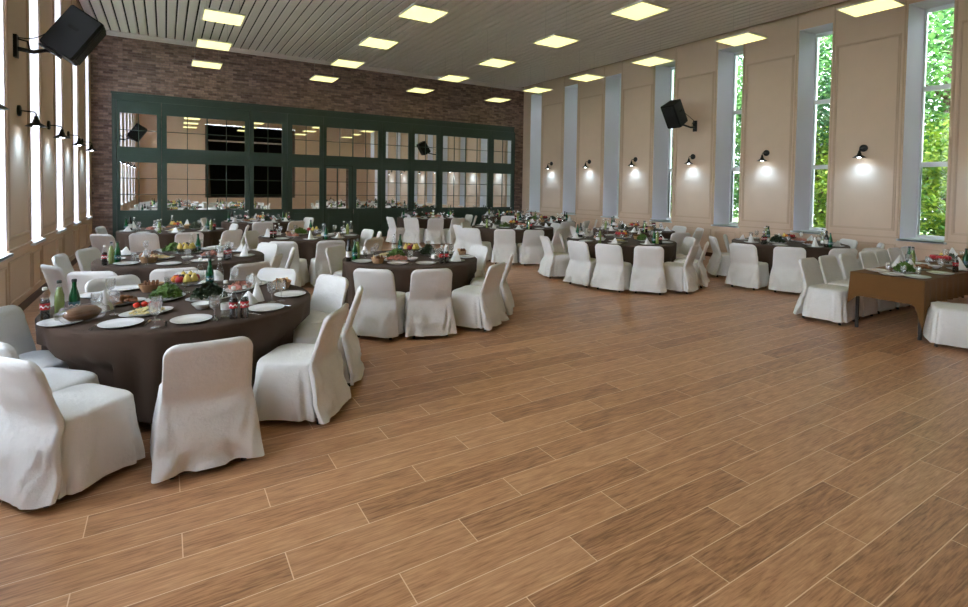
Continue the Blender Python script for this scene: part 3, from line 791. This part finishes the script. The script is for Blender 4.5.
WINB = bottle('wine_bottle', [(.033, 0), (.037, .004), (.0375, .18), (.032, .205), (.015, .235), (.0145, .295)], M['dkbottle'], M['capd'], M['whitep'], .29, (.06, .14), .0382, .0145)
def napkin_mesh(h, r, seed):
    q = MB(); rs = []; N = 28
    for k in range(9):
        t = k/8; rr = r*(1-t)**.85+.006
        rs.append([(rr*(1+.16*sin(3*2*pi*j/N+seed)*(1-t))*cos(2*pi*j/N)+.02*t*cos(seed), rr*(1+.16*sin(3*2*pi*j/N+seed)*(1-t))*.7*sin(2*pi*j/N)+.02*t*sin(seed), h*t) for j in range(N)])
    q.rings(rs); return q
NAPK = K1('folded_napkin', 'napkin', napkin_mesh(.17, .07, .4), M['napkin'], 60)
NAPB = K1('folded_napkin', 'napkin', napkin_mesh(.11, .075, 1.9), M['napkin'], 60)
def fruit(name, prof, m, stemz):
    b = MB(); b.lathe(prof, 18); s = MB(); s.tube([(0, 0, stemz-.008), (.003, 0, stemz+.012), (.006, 0, stemz+.02)], .0022, 6)
    return Kind(name, 'fruit', [('flesh', b.mesh('flesh', m, 60)), ('stem', s.mesh('stem', M['stem'], 60))])
ap = [(.008, .003), (.022, 0), (.034, .012), (.040, .034), (.038, .052), (.026, .067), (.012, .068), (.004, .060)]
APPLE = fruit('apple', ap, M['apple'], .062)
PEAR = fruit('pear', [(.008, .002), (.024, 0), (.036, .014), (.038, .034), (.030, .056), (.019, .074), (.015, .088), (.006, .094)], M['pear'], .092)
q = MB(); q.ball((0, 0, .036), .036, 16, 12, .95); ORNG = K1('orange', 'fruit', q, M['orange'], 180)
q = MB(); q.ball((0, 0, .024), .025, 14, 10, .9); TOMA = K1('cherry_tomato', 'tomato', q, M['tomato'], 180)
def grape_mesh():
    q = MB(); rnd = random.Random(3)
    for k in range(34):
        t = k/34; a = k*2.4; r = .045*(1-t*.7)
        q.ball((r*cos(a)+.09*t-.03, r*sin(a), .016+.035*(1-t)*rnd.random()+.006), .0145, 8, 6)
    return q
GRAP = K1('grape_bunch', 'fruit', grape_mesh(), M['grape'], 180)
b = MB(); b.lathe([(.03, .06), (.10, .085), (.155, .125), (.160, .125), (.105, .078), (.03, .052)], 32); s2 = MB(); s2.lathe([(.05, 0), (.05, .004), (.012, .012), (.012, .055), (.03, .06)], 20)
FBOW = Kind('footed_fruit_bowl', 'bowl', [('bowl', b.mesh('bowl', M['crystal'], 60)), ('pedestal', s2.mesh('pedestal', M['crystal'], 60))])
b = MB(); b.lathe([(.03, 0), (.04, .004), (.075, .045), (.078, .05), (.074, .05), (.036, .008), (.01, .008)], 26); SAUC = K1('white_sauce_bowl', 'bowl', b, M['china'])
def heap(n, rx, ry, h, size, kind, seed, z0=.015):
    q = MB(); rnd = random.Random(seed)
    for k in range(n):
        a = rnd.random()*2*pi; r = sqrt(rnd.random()); x, y = rx*r*cos(a), ry*r*sin(a); z = z0+h*(1-r*r)*rnd.uniform(.35, 1)
        if kind == 'leaf':
            e = Euler((rnd.uniform(-1.2, 1.2), rnd.uniform(-1.2, 1.2), rnd.random()*6.3)).to_matrix(); s = size*rnd.uniform(.6, 1.3)
            i = len(q.v)
            pr = [(-1, 0, 0), (-.4, .5, .15), (.5, .45, .1), (1, 0, -.1), (.5, -.45, .1), (-.4, -.5, .15)]
            q.v += [tuple(Vector((x, y, z+.01))+e @ (Vector(p)*s)) for p in pr]; q.f.append(tuple(range(i, i+6)))
        else:
            q.ball((x, y, z), size*rnd.uniform(.6, 1.2), 7, 5, rnd.uniform(.4, .8), .5, k)
    return q
HERB = K1('green_herb_salad', 'salad', heap(260, .14, .10, .11, .03, 'leaf', 1), M['herb'], None)
DHRB = K1('dark_herb_garnish', 'salad', heap(260, .14, .10, .13, .03, 'leaf', 2), M['dkherb'], None)
MEAT = K1('roast_meat_pieces', 'food', heap(60, .11, .09, .05, .026, 'ball', 3), M['meat'], 180)
HAM = K1('sliced_ham', 'food', heap(130, .14, .085, .035, .03, 'leaf', 4), M['pink'], None)
SALD = K1('mixed_salad', 'salad', heap(90, .12, .08, .035, .014, 'ball', 5), M['salad'], 180)
bk = MB(); N = 40; rs = []
for k in range(13):
    z = .075*k/12; rr = .075+.035*k/12
    rs.append([((rr+.004*sin(j*pi/2+k*pi))*cos(2*pi*j/N), (rr+.004*sin(j*pi/2+k*pi))*sin(2*pi*j/N)*.8, z) for j in range(N)])
for k in range(6):
    z = .075-.067*k/5; rr = .105-.03*k/5
    rs.append([(rr*cos(2*pi*j/N), rr*.8*sin(2*pi*j/N), z) for j in range(N)])
bk.rings(rs); BASK = K1('bread_basket', 'basket', bk, M['wicker'], 60)
def slice_mesh():
    q = MB(); pr = [(-.045, 0), (.045, 0), (.048, .05), (.035, .085), (0, .095), (-.035, .085), (-.048, .05)]
    q.rings([[(x, y, z) for x, z in pr] for y in (.008, -.008)]); return q
BRDS = K1('bread_slice', 'bread', slice_mesh(), M['bread'], 50); BRDW = K1('bread_slice', 'bread', slice_mesh(), M['bread2'], 50)
fk = MB(); fk.tube([(0, -.10, .003), (0, -.02, .004), (0, .04, .003)], [.004, .003, .003], 6)
for k in (-1.5, -.5, .5, 1.5): fk.tube([(k*.0055, .04, .003), (k*.006, .085, .002)], .0018, 5)
fk.box((0, .04, .003), (.022, .012, .003)); FORK = K1('fork', 'cutlery', fk, M['steel'])
kn = MB(); kn.tube([(0, -.11, .004), (0, -.01, .004)], .0055, 6); kn.box((0, .05, .003), (.016, .12, .002)); KNIF = K1('knife', 'cutlery', kn, M['steel'])
b = MB(); rs = []
for k in range(9):
    t = k/8; x = -.12+.24*t; r = .07*sqrt(max(.03, 1-(2*t-1)**2))+.005
    rs.append([(x, r*.85*cos(2*pi*j/20)*(1+.1*noise.noise(Vector((t*4, j*.7, 1)))), .055+min(r, .075)*.75*sin(2*pi*j/20)) for j in range(20)])
b.rings(rs)
w_ = MB(); rs2 = []
for k in range(15):
    t = k/14; x = -.17+.34*t; r = .079*sqrt(max(.02, 1-((2*t-1)*.86)**4))*(1 if .12 < t < .88 else .55)
    rs2.append([(x, r*.9*cos(2*pi*j/26)*(1+.12*noise.noise(Vector((t*9, j*.9, 4)))), .058+r*.78*sin(2*pi*j/26)*(1+.12*noise.noise(Vector((t*9, j*.9, 8))))) for j in range(26)])
w_.rings(rs2)
LOAF = Kind('wrapped_bread_loaf', 'bread', [('loaf', b.mesh('loaf', M['bread'], 60)), ('plastic_wrap', w_.mesh('plastic_wrap', M['film'], 40))])

# ------------------------------------------------------------------ laying the tables
DESC = {
 'dinner_plate': 'round white dinner plate', 'oval_platter': 'oval white serving platter', 'wine_glass': 'clear stemmed wine glass', 'tumbler': 'clear straight tumbler',
 'cola_bottle': 'cola bottle with red label', 'lemonade_bottle': 'yellow green lemonade bottle', 'water_bottle': 'green glass water bottle', 'clear_bottle': 'clear glass bottle',
 'wine_bottle': 'dark wine bottle', 'folded_napkin': 'white cone napkin', 'apple': 'red apple', 'pear': 'yellow pear', 'orange': 'orange fruit', 'cherry_tomato': 'small red tomato',
 'grape_bunch': 'dark grape bunch', 'footed_fruit_bowl': 'footed glass fruit bowl', 'white_sauce_bowl': 'small white sauce bowl', 'green_herb_salad': 'heap of green herbs and salad leaves',
 'dark_herb_garnish': 'heap of dark green herbs', 'roast_meat_pieces': 'pile of brown roast meat', 'sliced_ham': 'fan of pink sliced ham', 'mixed_salad': 'pale mixed salad', 'bread_basket': 'tan wicker bread basket',
 'bread_slice': 'bread slice', 'fork': 'steel fork', 'knife': 'steel knife', 'wrapped_bread_loaf': 'brown bread loaf in plastic wrap'}
STUFF = {'green_herb_salad', 'dark_herb_garnish', 'roast_meat_pieces', 'sliced_ham', 'mixed_salad'}
ITEMS = []
def lay(kind, t, x, y, z=TH, rz=0, extra='', scale=1, rx=0):
    o = kind.put((x, y, z+.0005), rz, scale=scale)
    if rx: o.rotation_euler.x = rx
    ITEMS.append((o, kind.name, t, x, y, z, extra)); return o
def fruit_bowl(t, x, y, rnd, n=7):
    lay(FBOW, t, x, y)
    for k in range(n):
        a = 2*pi*k/n+rnd.random()*.3; r = .085
        lay(rnd.choice((APPLE, PEAR, ORNG, PEAR, APPLE)), t, x+r*cos(a), y+r*sin(a), TH+.098, rnd.random()*6)
    lay(GRAP, t, x, y, TH+.115, rnd.random()*6)
def basket(t, x, y, rnd):
    lay(BASK, t, x, y, rz=rnd.random()*6)
    for k in range(4):
        a = rnd.random()*3
        lay(rnd.choice((BRDS, BRDW)), t, x-.05+.033*k, y+rnd.uniform(-.02, .02), TH+.012, pi/2+rnd.uniform(-.3, .3))
def dish(t, x, y, food, rz=0):
    lay(OVAL, t, x, y, rz=rz); lay(food, t, x, y, TH+.012, rz)

def generic(t, c0, R, seed, skip=()):
    rnd = random.Random(seed); a0 = rnd.random()*6
    np_ = 9
    for k in range(np_):
        a = a0+2*pi*k/np_; r = R-.19
        lay(PLATE, t, c0[0]+r*cos(a), c0[1]+r*sin(a))
        b = a+.16; r2 = R-.36
        lay(WINE if k % 3 else TUMB, t, c0[0]+r2*cos(b), c0[1]+r2*sin(b))
        if k % 3 != 1: lay(NAPK if k % 2 else NAPB, t, c0[0]+r*cos(a), c0[1]+r*sin(a), TH+.011, rnd.random()*6)
    for k in range(4):
        a = a0+2*pi*(k/4+.06)+.3; r = R-.24; u = Vector((-sin(a), cos(a)))
        ks = [(COLA, LEMN, WATR), (COLA, COLA, CLRB), (WATR, WINB, CLRB), (CLRB, LEMN, CLRB)][k]
        for q, kk in enumerate(ks):
            d = u*(q-1)*.085
            aa = a0+2*pi*(int((a-a0)/(2*pi/np_))+.5)/np_
            p = Vector((cos(aa), sin(aa)))*(R-.16-.075*q)
            lay(kk, t, c0[0]+p.x, c0[1]+p.y, rz=rnd.random()*6)
    fruit_bowl(t, c0[0]+.05, c0[1]+.02, rnd, 6)
    foods = [MEAT, HERB, HAM, DHRB, SALD]; rnd.shuffle(foods)
    for k in range(4):
        a = a0+2*pi*k/4+.9; r = R*.40
        dish(t, c0[0]+r*cos(a), c0[1]+r*sin(a), foods[k], a+pi/2)
    a = a0+2*pi*.5/4+.9
    basket(t, c0[0]+R*.42*cos(a), c0[1]+R*.42*sin(a), rnd)
    a += pi
    lay(SAUC, t, c0[0]+R*.42*cos(a), c0[1]+R*.42*sin(a))

rnd = random.Random(11)
t = 'A'
for kd, x, y, rz, ex in [
    (COLA, -.772, 4.989, .3, 'beside the yellow lemonade'), (LEMN, -.700, 5.085, 0, 'between cola and green water bottle'), (WATR, -.615, 5.135, .5, 'behind the wrapped loaf'),
    (PLATE, -.655, 4.84, 0, 'under the wrapped loaf'), (PLATE, -.281, 4.585, 0, 'right of the wrapped loaf'), (PLATE, .164, 4.475, 0, 'behind the nearest chair'),
    (PLATE, .716, 4.605, 0, 'right of the two colas'), (PLATE, 1.0, 5.08, 0, 'at the right edge'), (PLATE, -.33, 6.09, 0, 'by the far edge'), (PLATE, -.53, 5.84, 0, 'behind the napkin cone'), (PLATE, .78, 5.80, 0, ''), (PLATE, .22, 6.11, 0, ''),
    (WINE, -.068, 4.40, 0, 'left of the nearest chair'), (WINE, .317, 4.44, 0, 'beside the clear bottle'), (WINE, .80, 4.87, 0, ''), (WINE, .885, 4.89, 0, ''), (WINE, -.35, 4.99, 0, ''), (WINE, -.46, 4.98, 0, ''), (TUMB, -.50, 5.36, 0, ''), (WINE, -.42, 5.65, 0, ''), (WINE, .60, 5.85, 0, ''), (WINE, .68, 5.30, 0, ''), (TUMB, .02, 5.98, 0, ''), (WINE, -.06, 4.62, 0, ''),
    (SAUC, .255, 4.87, 0, ''), (CLRB, .40, 4.50, 0, 'left of the two colas'), (COLA, .446, 4.395, .2, 'left of the pair'), (COLA, .522, 4.385, .9, 'right of the pair'),
    (NAPK, -.44, 5.17, .3, 'on the left side'), (NAPK, .70, 4.99, 1.2, 'on the right side'), (NAPB, .62, 4.93, 2.6, 'left of the taller cone'), (NAPB, .78, 5.80, .4, ''),
    (WATR, .385, 5.96, 0, 'at the far side'), (CLRB, .47, 5.90, 0, 'at the far side'), (LOAF, -.53, 4.83, .5, ''), (CLRB, .30, 5.98, 0, '')]:
    z = TH+.0115 if kd is LOAF or (kd is NAPB and x == .78) else TH
    lay(kd, t, x, y, z, rz, ex)
for x, y, a in [(-.281, 4.585, -1.75), (.164, 4.475, -1.57), (.716, 4.605, -.9)]:
    u = Vector((cos(a), sin(a))); v = Vector((-u.y, u.x))
    lay(FORK, t, x-v.x*.165, y-v.y*.165, TH, a+pi/2); lay(KNIF, t, x+v.x*.165, y+v.y*.165, TH, a+pi/2)
dish(t, -.335, 5.20 if False else 5.38, MEAT, .3); dish(t, -.13, 4.87, SALD, .4); dish(t, .0, 5.40, HERB, .8); dish(t, .33, 5.22, DHRB, .2); dish(t, .62, 5.55, HAM, 1.0)
for q, (x, y) in enumerate([(-.20, 4.93), (-.15, 4.95), (-.10, 4.93), (-.06, 4.89)]): lay(TOMA, t, x, y, TH+.045)
fruit_bowl(t, .16, 5.68, rnd, 8); basket(t, -.12, 6.05-.15, rnd); basket(t, 1.0, 5.48, rnd)
lay(GRAP, t, .36, 5.62, TH, .4)

def generic_table(t, seed): generic(t, TABLES[t][0], TABLES[t][1], seed)
t = 'B'
for kd, x, y in [(WINB, 2.15, 7.02), (WATR, 2.28, 7.16), (PLATE, 2.30, 6.88), (PLATE, 2.66, 6.50), (PLATE, 3.0, 6.33), (COLA, 3.21, 6.285), (COLA, 3.285, 6.275), (PLATE, 3.47, 6.37), (PLATE, 3.80, 6.65), (CLRB, 3.15, 6.40), (LEMN, 2.36, 7.28),
                 (PLATE, 3.86, 7.15), (PLATE, 3.5, 7.68), (PLATE, 2.6, 7.66), (WINE, 3.24, 6.46), (WINE, 3.33, 6.52), (WINE, 2.82, 6.45), (WINE, 2.47, 6.93), (WINE, 3.66, 6.85), (TUMB, 3.58, 6.62), (WINE, 3.55, 7.42), (WINE, 2.7, 7.45), (TUMB, 2.48, 7.3),
                 (NAPK, 3.66, 7.03), (NAPK, 3.47, 6.37), (NAPB, 2.6, 7.66), (NAPB, 3.5, 7.68), (SAUC, 2.95, 6.66), (WATR, 3.2, 7.72), (CLRB, 3.1, 7.74), (PLATE, 3.05, 7.55)]:
    lay(kd, t, x, y, TH+(.011 if kd in (NAPK, NAPB) and (x, y) in ((3.47, 6.37), (2.6, 7.66), (3.5, 7.68)) else 0), x*7)
fruit_bowl(t, 3.13, 7.12, rnd, 8); basket(t, 2.45, 6.69, rnd); basket(t, 3.85, 6.90, rnd)
dish(t, 2.83, 6.98, HERB, .3); dish(t, 2.75, 6.75, HAM, -.4); dish(t, 3.42, 6.75, MEAT, .4); dish(t, 3.42, 7.15, DHRB, 1.3); dish(t, 2.78, 7.25, SALD, .2)
t = 'C'
for kd, x, y in [(COLA, -.655, 7.985), (LEMN, -.592, 8.09), (WATR, -.532, 8.165), (PLATE, -.43, 7.96), (PLATE, .035, 7.72), (PLATE, .42, 7.83), (COLA, .705, 7.84), (COLA, .75, 7.93), (PLATE, .97, 8.15), (CLRB, .63, 7.80), (PLATE, .99, 8.75), (PLATE, .6, 9.25),
                 (PLATE, .0, 9.3), (PLATE, -.5, 9.0), (PLATE, -.6, 8.5), (WINE, .25, 7.75), (WINE, .62, 8.0), (WINE, .7, 8.1), (WINE, -.2, 7.85), (TUMB, -.36, 8.2), (WINE, .82, 8.45), (WINE, .45, 9.05), (WINE, -.25, 9.1), (WINE, .78, 8.32), (TUMB, .5, 8.1),
                 (NAPK, .97, 8.15), (NAPB, .99, 8.75), (NAPK, -.24, 8.22), (NAPB, -.5, 9.0), (SAUC, .25, 8.05), (WATR, .42, 8.95), (CLRB, .34, 9.0)]:
    lay(kd, t, x, y, TH+(.011 if (kd in (NAPK, NAPB) and x != -.24) else 0), x*5)
basket(t, -.19, 8.06-.02, rnd); fruit_bowl(t, .25, 8.5, rnd, 7); basket(t, .75, 8.62, rnd)
dish(t, -.08, 8.32, SALD, .2); dish(t, -.22, 8.62, MEAT, .9); dish(t, .55, 8.33, HAM, .3); dish(t, .28, 8.82, DHRB, .1); dish(t, .1, 9.05, HERB, .1)
for k, t in enumerate('DEFGHIJKLN'): generic_table(t, 20+k)
t = 'R'
for q, (x, y) in enumerate([(8.0, 2.62), (8.66, 2.59), (9.36, 2.59), (10.1, 2.59), (8.15, 3.1), (8.80, 3.1), (9.5, 3.1), (10.2, 3.1), (10.9, 3.1), (10.9, 2.6), (7.95, 2.86)]):
    lay(PLATE, t, x, y)
    lay(WINE if q % 2 else TUMB, t, x+.2, y+(.05 if y < 2.8 else -.05))
    if q % 3 == 2: lay(NAPK, t, x, y, TH+.011, q)
for kd, x, y in [(COLA, 9.10, 2.56), (COLA, 9.02, 2.54), (WATR, 9.22, 3.12), (LEMN, 9.15, 3.05), (WINB, 10.4, 2.6), (CLRB, 10.48, 2.68), (WATR, 9.7, 2.62), (NAPK, 8.55, 2.86), (SAUC, 9.15, 2.80)]: lay(kd, t, x, y, rz=x)
dish(t, 8.32, 2.86, HERB, .1); dish(t, 8.92, 2.86, MEAT, .1); dish(t, 10.0, 2.86, DHRB, 0); fruit_bowl(t, 9.52, 2.85, rnd, 8); basket(t, 10.5, 2.9, rnd); dish(t, 11.1, 2.88, HAM, 0)

# labels: kind, what it stands beside or its order from the left, and which table
from collections import defaultdict
by = defaultdict(list)
for it in ITEMS: by[(it[1], it[2])].append(it)
for (nm, t), L in by.items():
    L.sort(key=lambda it: photo_x((it[3], it[4], it[5])))
    cat = None
    for k, (o, _, _, x, y, z, ex) in enumerate(L):
        base = DESC[nm]; prep = ' on the '
        if z > TH+.09: prep = ' in the glass bowl on the '
        elif nm == 'bread_slice': prep = ' in a basket on the '; base = ('white ' if o.data == BRDW.me else 'brown ')+base
        elif nm == 'folded_napkin' and z > TH+.005: prep = ' on a plate of the '
        elif nm in STUFF: prep = ' on an oval platter of the '
        lab = base + prep + phrase(t)
        pl = ex if ex else place_phrase(k, len(L))
        if pl: lab += ', '+pl
        o['label'] = lab; o['group'] = {'bread_slice': 'bread slices', 'apple': 'apples'}.get(nm, nm.replace('_', ' ')+'s')+' on the '+phrase(t)
        if nm in STUFF: o['kind'] = 'stuff'

# ------------------------------------------------------------------ outdoors beyond the right windows
g = MB(); g.bx(XR+.9, XR+40, -30, 50, -.5, -.4); o = struct('ground_outside', g, M['soil'])
g = MB(); g.bx(XL-40, XL-.9, -30, 50, -.5, -.4); o = struct('ground_outside', g, M['soil'])
def tree_parts(seed, H, R, lm):
    rnd = random.Random(seed); tr = MB()
    tr.tube([(0, 0, 0), (.05, .03, H*.3), (-.03, .08, H*.6), (0, 0, H*.92)], [.16, .13, .09, .03], 10)
    tips = []
    for k in range(11):
        z = H*(.15+.75*k/11); a = k*2.4+rnd.random(); L = R*(.55+.35*rnd.random())*(1 if k < 8 else .6)
        p0 = Vector((0, .05, z)); p1 = p0+Vector((cos(a)*L*.5, sin(a)*L*.5, .25)); p2 = p0+Vector((cos(a)*L, sin(a)*L, .7))
        tr.tube([p0, p1, p2], [.06, .04, .015], 6); tips += [p1, p2]
    fo = MB(); cl = [(Vector((0, 0, H*.95)), R*.5)]
    for p in tips: cl.append((p, R*.42))
    for k in range(14):
        a = rnd.random()*6.3; r = R*sqrt(rnd.random()); cl.append((Vector((r*cos(a), r*sin(a), H*rnd.uniform(.06, .95))), R*.40))
    for c, r in cl:
        for k in range(280):
            d = Vector((rnd.gauss(0, 1), rnd.gauss(0, 1), rnd.gauss(0, 1))).normalized()*r*rnd.uniform(.45, 1.05)
            p = c+d
            if p.z < .02: continue
            s = rnd.uniform(.04, .085); e = Euler((rnd.uniform(-.9, .9), rnd.uniform(-.9, .9), rnd.random()*6.3)).to_matrix()
            fo.face([p+e @ Vector(v)*s for v in ((-1, 0, 0), (0, -.55, .12), (1, 0, 0), (0, .55, .12))])
    return tr.mesh('trunk', M['bark'], 60), fo.mesh('foliage', lm)
TV = [tree_parts(1, 6.4, 1.9, M['leafa']), tree_parts(2, 7.0, 1.9, M['leafc']), tree_parts(3, 3.6, 1.4, M['leafb'])]
TREES = [(17.2, 5.0, 0, 'tall fresh green tree filling the nearest right window'), (15.9, 4.2, 2, 'low yellow green shrub outside the nearest right window'), (18.8, 7.6, 1, 'deep green tree outside between the first two right windows'),
         (17.0, 9.2, 0, 'fresh green tree outside the second right window'), (16.3, 7.6, 2, 'low yellow green shrub outside the second right window'), (19.2, 11.6, 1, 'deep green tree outside the third right window'),
         (16.8, 13.3, 0, 'fresh green tree outside beyond the third right window'), (18.0, 16.6, 1, 'deep green tree outside the fourth right window'), (17.2, 20.5, 0, 'fresh green tree outside beyond the brick corner'),
         (20.2, 3.0, 1, 'deep green tree behind the nearest window tree'), (17.5, 1.2, 0, 'fresh green tree outside at the near end'), (20.8, 15.0, 0, 'fresh green tree far outside the fourth right window'), (23.0, 6.0, 1, 'deep green tree far outside the nearest right window'), (23.2, 9.6, 0, 'fresh green tree far outside the second right window'), (23.6, 13.0, 1, 'deep green tree far outside the third right window')]
for k, (x, y, v, lab) in enumerate(TREES):
    r = empty('tree' if v < 2 else 'shrub', (x, y, -.41), k*1.9); tag(r, lab, 'tree' if v < 2 else 'shrub', 'trees outside the right windows')
    r.scale = ((1.3,)*3 if v < 2 else (1, 1, 1)); obj('trunk', TV[v][0], r); fo = obj('foliage', TV[v][1], r); fo['kind'] = 'stuff'

# ------------------------------------------------------------------ light
sun = bpy.data.lights.new('sun', 'SUN'); sun.energy = 3.0; sun.angle = radians(2); sun.color = (1, .95, .85)
so = bpy.data.objects.new('sun', sun); COL.objects.link(so)
so.rotation_euler = Vector((.10, .42, -.90)).to_track_quat('-Z', 'Y').to_euler()
W = bpy.data.worlds.new('sky'); scene.world = W; W.use_nodes = True
nt = W.node_tree; bg = nt.nodes['Background']
tc = nt.nodes.new('ShaderNodeTexCoord'); sx = nt.nodes.new('ShaderNodeSeparateXYZ'); nt.links.new(tc.outputs['Generated'], sx.inputs[0])
mr = nt.nodes.new('ShaderNodeMapRange'); mr.inputs[1].default_value = 1; mr.inputs[2].default_value = -1; mr.inputs[3].default_value = 4.5; mr.inputs[4].default_value = 9
nt.links.new(sx.outputs[0], mr.inputs[0]); nt.links.new(mr.outputs[0], bg.inputs[1]); bg.inputs[0].default_value = (.80, .90, 1, 1)

scene.view_settings.view_transform = 'Standard'; scene.view_settings.look = 'None'
scene.view_settings.exposure = 1.5; scene.view_settings.gamma = 1
scene.cycles.use_denoising = True
scene.cycles.max_bounces = 10; scene.cycles.diffuse_bounces = 5; scene.cycles.glossy_bounces = 5; scene.cycles.transparent_max_bounces = 16
scene.cycles.caustics_reflective = False; scene.cycles.caustics_refractive = False
scene.cycles.sample_clamp_indirect = 8
